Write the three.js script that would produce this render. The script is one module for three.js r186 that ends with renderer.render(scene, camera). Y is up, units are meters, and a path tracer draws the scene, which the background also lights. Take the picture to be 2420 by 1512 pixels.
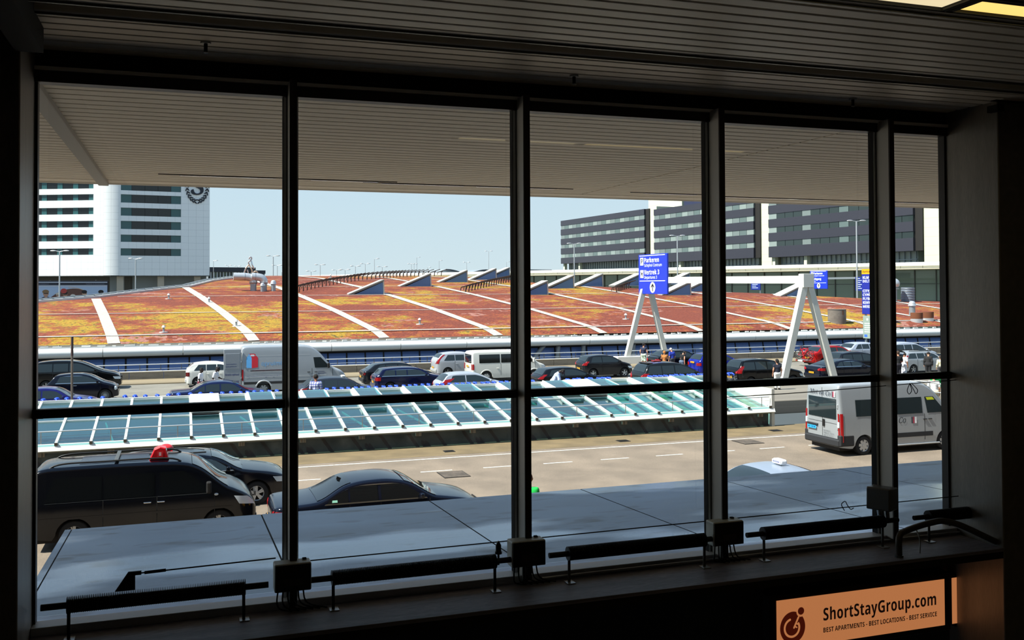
import * as THREE from 'three';
import { mergeGeometries, mergeVertices, toCreasedNormals } from 'three/addons/utils/BufferGeometryUtils.js';
import { RoundedBoxGeometry } from 'three/addons/geometries/RoundedBoxGeometry.js';
import { RectAreaLightUniformsLib } from 'three/addons/lights/RectAreaLightUniformsLib.js';
import { FontLoader } from 'three/addons/loaders/FontLoader.js';
import { TextGeometry } from 'three/addons/geometries/TextGeometry.js';

// ---------------------------------------------------------------- camera
const scene = new THREE.Scene();
const EYE = 6.0;                                        // metres above the road deck
const camera = new THREE.PerspectiveCamera(2 * Math.atan(875 / 2255) * 180 / Math.PI, 2420 / 1750, 0.1, 3000);
camera.setViewOffset(2420, 1750, 0, 238, 2420, 1512);   // shifted lens: the picture is a crop of the full frame
{
  const yaw = 19.1 * Math.PI / 180, pitch = 1.09 * Math.PI / 180, roll = 0.25 * Math.PI / 180;
  const f = new THREE.Vector3(Math.sin(yaw) * Math.cos(pitch), Math.sin(pitch), -Math.cos(yaw) * Math.cos(pitch));
  const r0 = new THREE.Vector3(Math.cos(yaw), 0, Math.sin(yaw)), u0 = new THREE.Vector3().crossVectors(r0, f);
  const r = r0.clone().multiplyScalar(Math.cos(roll)).addScaledVector(u0, -Math.sin(roll));
  const u = new THREE.Vector3().crossVectors(r, f);
  camera.quaternion.setFromRotationMatrix(new THREE.Matrix4().makeBasis(r, u, f.clone().negate()));
  camera.position.set(0, EYE, 0);
}
scene.add(camera);

// ---------------------------------------------------------------- sky, sun, exposure
const renderer = new THREE.WebGLRenderer({ antialias: true });
renderer.toneMapping = THREE.LinearToneMapping;
renderer.toneMappingExposure = 1.75;
renderer.shadowMap.enabled = true;
RectAreaLightUniformsLib.init();
{
  const W = 64, H = 256, d = new Float32Array(W * H * 4);
  const hor = [0.44, 0.515, 0.555], mid = [0.375, 0.485, 0.575], zen = [0.125, 0.235, 0.44];
  for (let j = 0; j < H; j++) {
    const el = ((j + 0.5) / H - 0.5) * Math.PI, s = Math.max(0, Math.sin(el));
    const a = Math.min(1, s / 0.13), b = Math.min(1, Math.max(0, (s - 0.13) / 0.87));
    for (let i = 0; i < W; i++) for (let c = 0; c < 3; c++) {
      const lo = hor[c] + (mid[c] - hor[c]) * a;
      d[(j * W + i) * 4 + c] = el < 0 ? 0.3 * hor[c] : lo + (zen[c] - lo) * Math.pow(b, 0.6);
      d[(j * W + i) * 4 + 3] = 1;
    }
  }
  const t = new THREE.DataTexture(d, W, H, THREE.RGBAFormat, THREE.FloatType);
  t.mapping = THREE.EquirectangularReflectionMapping; t.magFilter = THREE.LinearFilter; t.needsUpdate = true;
  scene.background = t; scene.environment = t;
}
const sun = new THREE.DirectionalLight(new THREE.Color(1.0, 0.955, 0.88), 6.6);
sun.position.set(-60 + 20, 84, -54.5);  sun.target.position.set(20, 0, -60);   // from the left along the road, high
sun.castShadow = true; sun.shadow.mapSize.set(4096, 4096);
Object.assign(sun.shadow.camera, { left: -110, right: 110, top: 120, bottom: -80, near: 1, far: 400 });
sun.shadow.radius = 1; sun.name = 'sun';
scene.add(sun, sun.target);

// ---------------------------------------------------------------- helpers
let seed = 7;
const rnd = () => { seed = (seed + 0x6d2b79f5) | 0; let t = Math.imul(seed ^ (seed >>> 15), 1 | seed); t = (t + Math.imul(t ^ (t >>> 7), 61 | t)) ^ t; return ((t ^ (t >>> 14)) >>> 0) / 4294967296; };
const rr = (a, b) => a + (b - a) * rnd();
const clamp = (x, a, b) => Math.min(b, Math.max(a, x)), lerp = (a, b, t) => a + (b - a) * t;
const V = (x, y, z) => new THREE.Vector3(x, y, z);
const names = {};
const numbered = (n) => { names[n] = (names[n] ?? -1) + 1; return names[n] ? n + '_' + String(names[n]).padStart(3, '0') : n; };
function norm(g) {                                       // one layout for merging
  if (g.index) g = g.toNonIndexed();
  for (const k of Object.keys(g.attributes)) if (!['position', 'normal', 'uv'].includes(k)) g.deleteAttribute(k);
  if (!g.attributes.normal) g.computeVertexNormals();
  if (!g.attributes.uv) g.setAttribute('uv', new THREE.Float32BufferAttribute(new Float32Array(g.attributes.position.count * 2), 2));
  return g;
}
const merge = (list) => list.length === 1 ? list[0] : mergeGeometries(list.map(norm));
function mesh(name, geos, m, parent) {
  const o = new THREE.Mesh(Array.isArray(geos) ? merge(geos) : geos, m);
  o.name = parent === scene ? numbered(name) : name; o.castShadow = o.receiveShadow = true; parent.add(o); return o;
}
const part = (name, geos, m, parent) => mesh(name, geos, m, parent);
function thing(name, label, category, pos = [0, 0, 0], turn = 0, group) {
  const o = new THREE.Group(); o.name = numbered(name); scene.add(o); o.position.set(...pos); o.rotation.y = turn;
  o.userData = { label, category }; if (group) o.userData.group = group; return o;
}
function tag(o, label, category, group) { Object.assign(o.userData, { label, category }); if (group) o.userData.group = group; return o; }
function struct(name, geos, m) { const o = mesh(name, geos, m, scene); o.userData.kind = 'structure'; return o; }
function structGroup(name) { const o = new THREE.Group(); o.name = numbered(name); o.userData.kind = 'structure'; scene.add(o); return o; }
function dup(root, pos, turn, label, group) {
  const r = root.clone(); r.name = numbered(root.name.replace(/_\d{3}$/, '')); r.userData = { ...root.userData };
  scene.add(r); r.position.set(...pos); r.rotation.y = turn; if (label) r.userData.label = label; if (group) r.userData.group = group; return r;
}
// box by centre / by extents; uv in metres
function bx(x, y, z, w, h, d, ry = 0) { const g = new THREE.BoxGeometry(w, h, d); metricBox(g, w, h, d); if (ry) g.rotateY(ry); g.translate(x, y, z); return g; }
function metricBox(g, w, h, d) {
  const u = g.attributes.uv, s = [[d, h], [d, h], [w, d], [w, d], [w, h], [w, h]];
  for (let i = 0; i < u.count; i++) { const k = s[i >> 2]; u.setXY(i, u.getX(i) * k[0], u.getY(i) * k[1]); }
}
const ext = (x0, x1, y0, y1, z0, z1) => bx((x0 + x1) / 2, (y0 + y1) / 2, (z0 + z1) / 2, Math.abs(x1 - x0), Math.abs(y1 - y0), Math.abs(z1 - z0));
function rbx(x, y, z, w, h, d, r = 0.02, seg = 2) { const g = new RoundedBoxGeometry(w, h, d, seg, Math.min(r, w / 2.01, h / 2.01, d / 2.01)); g.translate(x, y, z); return g; }
function rod(a, b, r, n = 8, r2 = r) {                   // cylinder between two points
  const A = V(...a), B = V(...b), L = A.distanceTo(B), g = new THREE.CylinderGeometry(r2, r, L, n, 1);
  g.applyQuaternion(new THREE.Quaternion().setFromUnitVectors(V(0, 1, 0), B.clone().sub(A).normalize()));
  g.translate((a[0] + b[0]) / 2, (a[1] + b[1]) / 2, (a[2] + b[2]) / 2); return g;
}
function bar(a, b, w, h, up = [0, 1, 0]) {               // rectangular bar between two points
  const A = V(...a), B = V(...b), L = A.distanceTo(B), z = B.clone().sub(A).normalize(), x = V(...up).cross(z).normalize(), y = z.clone().cross(x);
  const g = new THREE.BoxGeometry(w, h, L); g.applyMatrix4(new THREE.Matrix4().makeBasis(x, y, z)); g.translate((a[0] + b[0]) / 2, (a[1] + b[1]) / 2, (a[2] + b[2]) / 2); return g;
}
function tube(pts, r, n = 24, k = 7) { return new THREE.TubeGeometry(new THREE.CatmullRomCurve3(pts.map((p) => V(...p))), n, r, k); }
function cyl(x, y, z, r, h, n = 20, r2 = r) { const g = new THREE.CylinderGeometry(r2, r, h, n); g.translate(x, y, z); return g; }
function ell(x, y, z, a, b, c, n = 14) { const g = new THREE.SphereGeometry(1, n, Math.round(n * 0.7)); g.scale(a, b, c); g.translate(x, y, z); return g; }
function extrude(pts, depth, bevel = 0) {
  const s = new THREE.Shape(pts.map((p) => new THREE.Vector2(...p)));
  return new THREE.ExtrudeGeometry(s, { depth, bevelEnabled: bevel > 0, bevelSize: bevel, bevelThickness: bevel, bevelSegments: 1 });
}
function quadStrip(rowsA) {                              // grid of points rows x cols -> geometry with uv 0..1
  const n = rowsA.length, m = rowsA[0].length, p = [], uv = [], idx = [];
  rowsA.forEach((r, i) => r.forEach((q, j) => { p.push(...q.slice(0, 3)); uv.push(q[3] ?? j / (m - 1), q[4] ?? i / (n - 1)); }));
  for (let i = 0; i < n - 1; i++) for (let j = 0; j < m - 1; j++) { const a = i * m + j; idx.push(a, a + 1, a + m, a + 1, a + m + 1, a + m); }
  const g = new THREE.BufferGeometry(); g.setAttribute('position', new THREE.Float32BufferAttribute(p, 3)); g.setAttribute('uv', new THREE.Float32BufferAttribute(uv, 2)); g.setIndex(idx); g.computeVertexNormals(); return g;
}
// ---------------------------------------------------------------- materials
const S = (hex) => new THREE.Color(hex);
const sunlit = (hex, k = 3.3) => { const c = new THREE.Color(hex); return c.multiplyScalar(1 / k); };   // albedo of a surface seen with this colour in full sun
const mat = (color, roughness = 0.7, metalness = 0, more = {}) => new THREE.MeshStandardMaterial({ color, roughness, metalness, ...more });
const phys = (color, roughness, more = {}) => new THREE.MeshPhysicalMaterial({ color, roughness, ...more });
function canvas(w, h, draw, srgb = true) {
  const c = document.createElement('canvas'); c.width = w; c.height = h; draw(c.getContext('2d'), w, h);
  const t = new THREE.CanvasTexture(c); if (srgb) t.colorSpace = THREE.SRGBColorSpace; t.anisotropy = 8; return t;
}
// value noise, tiling with period p
const hash = (x, y, s) => { let h = (x * 374761393 + y * 668265263 + s * 982451653) | 0; h = Math.imul(h ^ (h >>> 13), 1274126177); return ((h ^ (h >>> 16)) >>> 0) / 4294967296; };
function vnoise(x, y, p, s = 0) {
  const ix = Math.floor(x), iy = Math.floor(y), fx = x - ix, fy = y - iy, u = fx * fx * (3 - 2 * fx), v = fy * fy * (3 - 2 * fy), w = (a) => ((a % p) + p) % p;
  return lerp(lerp(hash(w(ix), w(iy), s), hash(w(ix + 1), w(iy), s), u), lerp(hash(w(ix), w(iy + 1), s), hash(w(ix + 1), w(iy + 1), s), u), v);
}
const fbm = (x, y, p, oct, s = 0) => { let a = 0.5, t = 0, q = 0; for (let i = 0; i < oct; i++) { t += a * vnoise(x, y, p, s + i); q += a; x *= 2; y *= 2; p *= 2; a *= 0.5; } return t / q; };
function dataTex(n, f, srgb = true) {
  const d = new Uint8Array(n * n * 4);
  for (let j = 0; j < n; j++) for (let i = 0; i < n; i++) { const c = f(i / n, j / n); for (let k = 0; k < 3; k++) d[(j * n + i) * 4 + k] = clamp(c[k] * 255, 0, 255); d[(j * n + i) * 4 + 3] = 255; }
  const t = new THREE.DataTexture(d, n, n, THREE.RGBAFormat); if (srgb) t.colorSpace = THREE.SRGBColorSpace;
  t.magFilter = THREE.LinearFilter; t.wrapS = t.wrapT = THREE.RepeatWrapping; t.needsUpdate = true; return t;
}
const toS = (l) => l <= 0.0031308 ? l * 12.92 : 1.055 * Math.pow(l, 1 / 2.4) - 0.055;
const grainTex = (n, base, amp, per, s, speck = 0) => { const b = [base.r, base.g, base.b].map(toS); return dataTex(n, (u, v) => { let k = 1 + amp * (fbm(u * per, v * per, per, 4, s) - 0.5) * 2; const q = hash(Math.floor(u * n), Math.floor(v * n), s + 9); k *= 1 + speck * (q - 0.5); return b.map((c) => c * k); }); };
const rep = (t, x, y = x) => { const c = t.clone(); c.repeat.set(x, y); c.needsUpdate = true; return c; };

const M = {
  black: mat(S('#0b0a0a'), 0.85), iron: mat(S('#141312'), 0.5, 0.3), dark: mat(S('#1b1918'), 0.8), tyre: mat(S('#17181a'), 0.85),
  alu: mat(S('#8f9190'), 0.42, 0.85), paleAlu: mat(S('#c4c8ca'), 0.38, 0.55), steel: mat(S('#a8abad'), 0.35, 0.8), chrome: mat(S('#d8dadc'), 0.12, 1),
  white: mat(S('#d9d9d4'), 0.55), offWhite: mat(S('#c9c8be'), 0.6), galv: mat(S('#9aa1a6'), 0.45, 0.6), rust: mat(S('#6b3f26'), 0.9),
  concrete: mat(0xffffff, 0.9, 0, { map: rep(grainTex(256, sunlit('#cfc5b4'), 0.14, 6, 31, 0.12), 0.5) }),
  glassDark: phys(S('#20292c'), 0.04, { ior: 1.6 }), lampGlass: phys(S('#c9d4da'), 0.08, { ior: 1.5 }), red: phys(S('#8e0f13'), 0.2), redDim: phys(S('#560c0e'), 0.2),
  yellow: mat(S('#e0a018'), 0.5), bluePlastic: mat(S('#1e49c8'), 0.4), frameDark: mat(S('#1d1714'), 0.45, 0.2), frameGrey: mat(S('#5a5a56'), 0.4, 0.5),
};
// ================================================================ THE ROOM
const CEIL = 7.66, SILL = 3.70;
{
  struct('floor', ext(-3.4, 14.4, 0.9, 1.2, -6.7, 8.3), mat(S('#cfc8bb'), 0.5));
  const wallM = mat(S('#1c1a19'), 0.85), colM = mat(0xffffff, 0.42, 0.35, { map: rep(grainTex(128, S('#807b74'), 0.05, 8, 3, 0.1), 1.5) });
  struct('wall_left', ext(-3.4, -3.0, 0.9, 8.2, -6.7, 8.3), wallM);
  struct('wall_right', ext(14.0, 14.4, 0.9, 8.2, -6.7, 8.3), wallM);
  struct('wall_back', ext(-3.4, 14.4, 0.9, 8.2, 8.0, 8.3), mat(S('#a9a397'), 0.8));
  struct('wall_front', [ext(-0.96, 6.93, 0.9, SILL - 0.07, -7.36, -7.3), ext(-0.96, 6.93, 3.57, 3.63, -7.3, -6.655)], wallM);
  struct('wall_column_left', [rbx(-2.18, 4.4, -7.0, 2.44, 7.6, 0.7, 0.012)], colM);
  struct('wall_column_right', [rbx(10.665, 4.4, -7.0, 7.47, 7.6, 0.7, 0.012)], colM);
  // hanging slat ceiling: slats are separate pieces with dark joints between them
  const c = structGroup('ceiling');
  part('slab', ext(-3.4, 14.4, 7.74, 8.2, -7.36, 8.3), M.dark, c);
  const slatM = mat(0xffffff, 0.5, 0.15, { map: rep(grainTex(128, S('#e2dbd0'), 0.03, 8, 5, 0.05), 0.7) });
  const sg = new RoundedBoxGeometry(17, 0.05, 0.13, 1, 0.01);
  for (let z = -7.2, k = 0; z < 7.9; z += 0.15, k++) {
    if (z > -6.28 && z < -6.0) continue;                     // open dark channel along the ceiling
    if (z > -4.62 && z < -4.28) continue;                    // row of light fittings
    const s = part('slat', sg, slatM, c); s.position.set(k < 7 ? 7.55 : 7.68, CEIL + 0.025, z);
  }
  part('channel_lip', [ext(-0.95, 14, 7.645, 7.66, -6.285, -6.265), ext(-0.95, 14, 7.645, 7.66, -6.02, -6.0), ext(-0.95, 14, 7.645, 7.66, -4.645, -4.63), ext(-0.95, 14, 7.645, 7.66, -4.27, -4.255)], M.frameGrey, c);
  struct('trim_1', ext(-0.99, -0.83, 7.5, 7.74, -6.66, 7.9), M.black);              // dark edge beam over the left column
  struct('trim_2', [ext(-0.96, 6.93, 7.545, 7.74, -7.36, -7.27)], M.black);         // black fascia between ceiling and window head
  struct('trim_3', [ext(6.86, 14, 7.655, 7.7, -6.66, -6.6), ext(6.88, 6.96, 7.56, 7.62, -6.72, -6.6)], M.black);
}
// ---- window wall
const MUL = [0.77, 2.585, 4.36, 6.14];
{
  const w = structGroup('window_1'), fr = mat(S('#bdbab3'), 0.45, 0.1), gl = phys(S('#fafcfb'), 0, { transmission: 1, thickness: 0, ior: 1.5 });
  const X0 = -0.96, X1 = 6.93, edges = [X0, ...MUL, X1], TR = 5.15;
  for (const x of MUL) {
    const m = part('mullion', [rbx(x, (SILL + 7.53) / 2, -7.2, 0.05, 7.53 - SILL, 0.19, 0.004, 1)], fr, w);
    part('shade_strip', rbx(x, (SILL + 7.53) / 2, -7.1, 0.054, 7.53 - SILL, 0.02, 0.004, 1), mat(S('#2a1d17'), 0.6), m);  // dark brown strip paints the unlit room side of the mullion
    part('glazing_bead', [ext(x - 0.052, x - 0.022, SILL, 7.53, -7.35, -7.275), ext(x + 0.022, x + 0.052, SILL, 7.53, -7.35, -7.275)], M.paleAlu, m);
    part('gasket', [ext(x - 0.056, x - 0.05, SILL, 7.53, -7.345, -7.28), ext(x + 0.05, x + 0.056, SILL, 7.53, -7.345, -7.28), ext(x - 0.03, x - 0.024, SILL, 7.53, -7.275, -7.27)], M.black, m);
  }
  for (let i = 0; i < 5; i++) {
    const a = edges[i] + (i ? 0.05 : 0), b = edges[i + 1] - (i < 4 ? 0.05 : 0);
    part('transom', [rbx((a + b) / 2, TR, -7.27, b - a + 0.01, 0.062, 0.075, 0.004, 1)], M.frameDark, w);
    part('pane', ext(a, b, SILL + 0.05, TR - 0.03, -7.322, -7.316), gl, w);
    part('pane', ext(a, b, TR + 0.03, 7.45, -7.322, -7.316), gl, w);
    part('transom_clip', [rbx(b - 0.05, TR - 0.005, -7.222, 0.05, 0.05, 0.03, 0.008), rbx(a + 0.05, TR - 0.005, -7.222, 0.05, 0.05, 0.03, 0.008)], M.black, w);
  }
  part('head_frame', [ext(X0, X1, 7.435, 7.515, -7.36, -7.25)], M.frameDark, w);
  part('head_trim', [ext(X0, X1, 7.517, 7.542, -7.3, -7.235)], mat(S('#d5d2cc'), 0.5), w);
  part('sill_frame', [rbx((X0 + X1) / 2, SILL - 0.015, -7.265, X1 - X0, 0.06, 0.16, 0.006, 1)], mat(S('#c9cacb'), 0.5, 0.1), w);
  part('jamb', [ext(X0, X0 + 0.02, SILL, 7.45, -7.35, -7.27), ext(X1 - 0.02, X1, SILL, 7.45, -7.35, -7.27)], M.frameDark, w);
  // deep window shelf inside
  struct('window_shelf', [rbx(2.985, SILL - 0.055, -6.955, 7.89, 0.03, 0.61, 0.004, 1)], mat(0xffffff, 0.6, 0, { map: rep(grainTex(256, S('#77747f'), 0.25, 10, 8, 0.4), 0.8) }));
}
// ---- heating: four finned tubes on little legs, control boxes, pipes
{
  const rads = [[-0.72, 0.43, 'leftmost, in front of the first window bay'], [1.04, 2.3, 'in the second window bay from the left'], [2.9, 4.14, 'in the middle window bay'], [4.7, 5.96, 'in the fourth window bay from the left'], [6.46, 7.2, 'cut off by the right column']];
  const RY = 3.89, RZ = -7.05;
  rads.forEach(([a, b, where], i) => {
    const t = thing('finned_radiator', `black finned tube radiator on the window shelf, ${where}`, 'radiator', [0, 0, 0], 0);
    part('pipe', [rod([a - 0.16, RY, RZ], [Math.min(b + 0.16, 6.92), RY, RZ], 0.022, 10)], M.iron, t);
    const fins = [], e = Math.min(b, 6.92);
    for (let x = a; x < e; x += 0.0115) { const g = new THREE.CylinderGeometry(0.056, 0.056, 0.0025, 14); g.rotateZ(Math.PI / 2); g.translate(x, RY, RZ); fins.push(g); }
    const f = part('fins', fins, M.iron, t); f.userData.kind = 'stuff';
    part('cover', [rod([a + 0.005, RY - 0.008, RZ], [e - 0.005, RY - 0.008, RZ], 0.044, 14)], M.iron, t);
    for (const x of [a + 0.01, b - 0.01]) if (x < 6.9) {
      const l = part('leg', [rbx(x, (3.66 + RY) / 2, RZ, 0.022, RY - 3.66, 0.012, 0.003, 1)], i > 1 ? M.frameGrey : M.iron, t);
      part('foot_plate', [rbx(x + 0.005, 3.664, RZ, 0.07, 0.006, 0.09, 0.002, 1)], M.steel, l);
    }
  });
  const boxes = [[0.63, 0.89, 'beside the leftmost mullion'], [2.42, 2.7, 'at the second mullion from the left'], [4.2, 4.49, 'at the third mullion from the left']];
  for (const [a, b, where] of boxes) {
    const t = thing('control_box', `dark grey electrical control box ${where}`, 'control box', [(a + b) / 2, 3.83, -7.08]);
    part('housing', rbx(0, 0.1, 0, b - a, 0.2, 0.13, 0.012), mat(S('#c8cbc5'), 0.5, 0.1), t);
    part('cover', rbx(0, 0.1, 0.07, b - a - 0.012, 0.19, 0.012, 0.01), mat(S('#191718'), 0.5), t);
    part('name_plate', rbx(0.0, 0.07, 0.078, 0.13, 0.05, 0.004, 0.001, 1), mat(S('#33292a'), 0.6), t);
    part('knob', [rbx(0.09, 0.205, -0.03, 0.03, 0.012, 0.03, 0.004, 1)], M.black, t);
    const cab = []; for (let i = 0; i < 6; i++) cab.push(tube([[-0.1 + i * 0.035, 0.01, 0.01], [-0.11 + i * 0.04, -0.08, 0.02], [-0.08 + i * 0.05, -0.145, -0.03], [0.0 + i * 0.05, -0.158, 0.0]], 0.006, 12, 5));
    part('cable', cab, M.black, t);
    part('bracket', [ext(-0.02, 0.02, -0.15, 0.02, -0.05, -0.03)], M.frameGrey, t);
  }
  {
    const t = thing('junction_box', 'slanted metal junction box with a pale wiped face at the rightmost mullion', 'junction box', [5.97, 3.95, -7.08]);
    const h = part('housing', rbx(0, 0.14, 0, 0.17, 0.2, 0.22, 0.012), mat(S('#6c6a69'), 0.35, 0.3), t); h.rotation.set(0.0, 0.5, -0.04);
    const l = part('lid', rbx(-0.092, 0.14, 0, 0.012, 0.18, 0.2, 0.004), mat(S('#7d8186'), 0.25, 0.5), h); l.position.y = 0;
    part('spout', [rod([-0.02, 0.05, 0], [0.0, -0.07, 0.0], 0.03, 12), rod([0.04, 0.05, 0.02], [0.05, -0.07, 0.02], 0.018, 10)], M.steel, t);
  }
  {
    const t = thing('bent_pipe', 'thick grey heating pipe rising from the shelf and bending to the right column', 'pipe');
    part('pipe', tube([[5.86, 3.65, -6.74], [5.86, 3.8, -6.74], [5.88, 3.845, -6.75], [5.95, 3.86, -6.78], [6.3, 3.88, -6.88], [6.5, 3.88, -6.9], [6.62, 3.85, -6.86], [6.92, 3.7, -6.72]], 0.028, 60, 12), mat(S('#4b4744'), 0.4, 0.3), t);
    part('pipe_clamp', [cyl(5.86, 3.67, -6.74, 0.036, 0.02, 14)], M.frameGrey, t);
    part('thin_pipe', tube([[6.12, 3.65, -6.78], [6.12, 3.78, -6.78], [6.12, 3.87, -6.83]], 0.006, 16, 6), M.steel, t);
  }
  {
    const t = thing('shelf_pipes', 'pair of thin metal pipes lying along the back of the window shelf', 'pipe');
    part('pipe', [rod([2.7, 3.70, -7.2], [6.92, 3.70, -7.2], 0.011, 8)], M.steel, t);
    part('pipe', [rod([2.7, 3.685, -7.15], [6.92, 3.685, -7.15], 0.011, 8)], M.steel, t);
  }
  {
    const t = thing('air_valve', 'small black air valve standing up beside the second control box', 'valve', [2.33, 3.88, -7.08]);
    part('stem', rod([0, -0.03, 0], [0, 0.06, 0], 0.009, 8), M.iron, t);
    part('valve_body', [cyl(0, 0.09, 0, 0.022, 0.07, 12), cyl(0, 0.065, 0, 0.028, 0.018, 12), ell(0, 0.125, 0, 0.018, 0.02, 0.018)], M.iron, t);
    part('cap', [ell(0, 0.143, 0, 0.01, 0.012, 0.01)], mat(S('#6b5636'), 0.4, 0.6), t);
  }
  {
    const t = thing('window_opener', 'black lever bracket with a long thin rod at the lower left window', 'window opener');
    part('lever', [extrude([[0, 0], [0.13, 0], [0.13, 0.1], [0.17, 0.1], [0.17, 0.125], [0.085, 0.125]], 0.02)], M.black, t).position.set(-0.43, 3.92, -7.16);
    part('turnbuckle', [rod([-0.24, 4.03, -7.15], [-0.1, 4.034, -7.15], 0.011, 8)], M.black, t);
    part('rod', [rod([-0.27, 4.03, -7.15], [0.65, 4.045, -7.15], 0.005, 6)], M.black, t);
  }
  const wire = thing('tension_wire', 'thin black tension wire running low across the window bays', 'wire');
  part('wire', [rod([0.87, 4.0, -7.16], [6.92, 4.02, -7.16], 0.0045, 6)], M.black, wire);
  part('loop', [tube([[5.62, 3.99, -7.15], [5.59, 4.05, -7.15], [5.62, 4.075, -7.14], [5.65, 4.04, -7.15], [5.68, 4.0, -7.14], [5.72, 4.005, -7.15]], 0.004, 30, 5)], M.black, wire);
  const w2 = thing('sagging_cable', 'thin black cable hanging just under the transom on the right side', 'cable');
  part('cable', [tube([[4.42, 5.05, -7.18], [5.2, 5.06, -7.18], [6.1, 5.085, -7.18], [6.93, 5.11, -7.18]], 0.004, 20, 5)], M.black, w2);
  part('coil', [tube([[6.38, 5.1, -7.17], [6.35, 5.03, -7.17], [6.37, 5.0, -7.17], [6.4, 5.03, -7.17], [6.38, 5.1, -7.17], [6.42, 5.03, -7.16], [6.44, 5.0, -7.16], [6.46, 5.03, -7.16], [6.4, 5.1, -7.17]], 0.0035, 60, 5)], M.black, w2);
}
// ---- ceiling sprinklers and light fittings
[[0.15, -6.71, 'leftmost of the three'], [2.9, -6.87, 'middle one of the three'], [5.6, -6.95, 'rightmost of the three']].forEach(([x, z, where]) => {
  const t = thing('sprinkler', `small dark sprinkler head under the slat ceiling, ${where}`, 'sprinkler', [x, CEIL, z]);
  part('rosette', cyl(0, -0.005, 0, 0.035, 0.012, 16), M.steel, t); part('nozzle', cyl(0, -0.035, 0, 0.013, 0.06, 10), M.black, t);
  part('deflector', cyl(0, -0.072, 0, 0.018, 0.004, 12), M.chrome, t);
});
[[2.9, 4.33, [0.55, 0.46, 0.28], 'the paler left one at the top edge'], [4.42, 6.6, [0.72, 0.5, 0.14], 'the yellow one in the top right corner']].forEach(([a, b, e, where], i) => {
  const t = thing('ceiling_light', `long recessed ceiling light, ${where}`, 'ceiling light', [(a + b) / 2, CEIL, -4.45]);
  part('frame', [ext(-(b - a) / 2 - 0.03, (b - a) / 2 + 0.03, 0, 0.06, -0.13, -0.11), ext(-(b - a) / 2 - 0.03, (b - a) / 2 + 0.03, 0, 0.06, 0.11, 0.13), ext(-(b - a) / 2 - 0.04, -(b - a) / 2, 0, 0.06, -0.13, 0.13), ext((b - a) / 2, (b - a) / 2 + 0.04, 0, 0.06, -0.13, 0.13)], M.black, t);
  part('lamp_diffuser', ext(-(b - a) / 2, (b - a) / 2, 0.02, 0.05, -0.11, 0.11), mat(S('#e8d9a8'), 0.6, 0, { emissive: new THREE.Color(...e), emissiveIntensity: 0.9 }), t);
  const L = new THREE.RectAreaLight(new THREE.Color(1, 0.8, 0.45), 0.5, b - a, 0.2); L.position.set(0, 0.01, 0); L.lookAt(0, -10, 0); L.rotation.set(-Math.PI / 2, 0, 0); L.name = 'ceiling_light_glow'; t.add(L);
});
// ---- backlit advertising boxes on the wall under the shelf
{
  const adv = canvas(1024, 236, (g, w, h) => {
    g.fillStyle = '#d98a55'; g.fillRect(0, 0, w, h);
    g.fillStyle = '#4a1408'; g.beginPath(); g.ellipse(92, 138, 72, 76, 0, 0, 7); g.fill();
    g.strokeStyle = '#d98a55'; g.lineWidth = 11; g.lineCap = 'round';
    g.beginPath(); g.arc(88, 140, 42, -0.45, Math.PI * 1.42, false); g.stroke();
    g.beginPath(); g.arc(140, 66, 26, 0, 7); g.fillStyle = '#d98a55'; g.fill();
    g.beginPath(); g.arc(141, 64, 18, 0, 7); g.fillStyle = '#4a1408'; g.fill();
    g.lineWidth = 10; g.beginPath(); g.moveTo(126, 92); g.lineTo(100, 140); g.stroke();
    g.lineWidth = 7; g.beginPath(); g.moveTo(104, 134); g.lineTo(116, 140); g.moveTo(111, 120); g.lineTo(122, 126); g.stroke();
    g.fillStyle = '#160b08'; g.font = 'bold 84px sans-serif'; g.fillText('ShortStayGroup.com', 268, 126, 706);
    g.font = 'bold 33px sans-serif'; g.fillText('BEST APARTMENTS - BEST LOCATIONS - BEST SERVICE', 268, 184, 706);
  });
  const t = thing('advertising_lightbox', 'glowing orange advertising light box with black lettering low on the wall', 'light box', [5.86, 3.03, -7.24]);
  part('housing', rbx(0, 0, -0.02, 2.0, 0.54, 0.1, 0.01), M.black, t);
  const f = part('sign_face', new THREE.PlaneGeometry(1.85, 0.43), mat(S('#3a2a20'), 0.5, 0, { emissive: 0xffffff, emissiveMap: adv, emissiveIntensity: 0.36, map: adv }), t); f.position.set(0, 0, 0.035);
  const L = new THREE.RectAreaLight(new THREE.Color(1, 0.55, 0.28), 0.07, 1.85, 0.43); L.position.set(0, 0, 0.045); L.rotation.y = Math.PI; L.name = 'sign_glow'; t.add(L);
  const t2 = thing('advertising_lightbox', 'second glowing orange light box, cut off by the right column', 'light box', [7.82, 3.03, -7.24]);
  part('housing', rbx(0, 0, -0.02, 1.82, 0.5, 0.1, 0.01), M.black, t2);
  const f2 = part('sign_face', new THREE.PlaneGeometry(1.9, 0.43), mat(S('#d98a55'), 0.5, 0, { emissive: S('#d98a55'), emissiveIntensity: 0.36 }), t2); f2.position.set(0, 0, 0.035);
}
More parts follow.
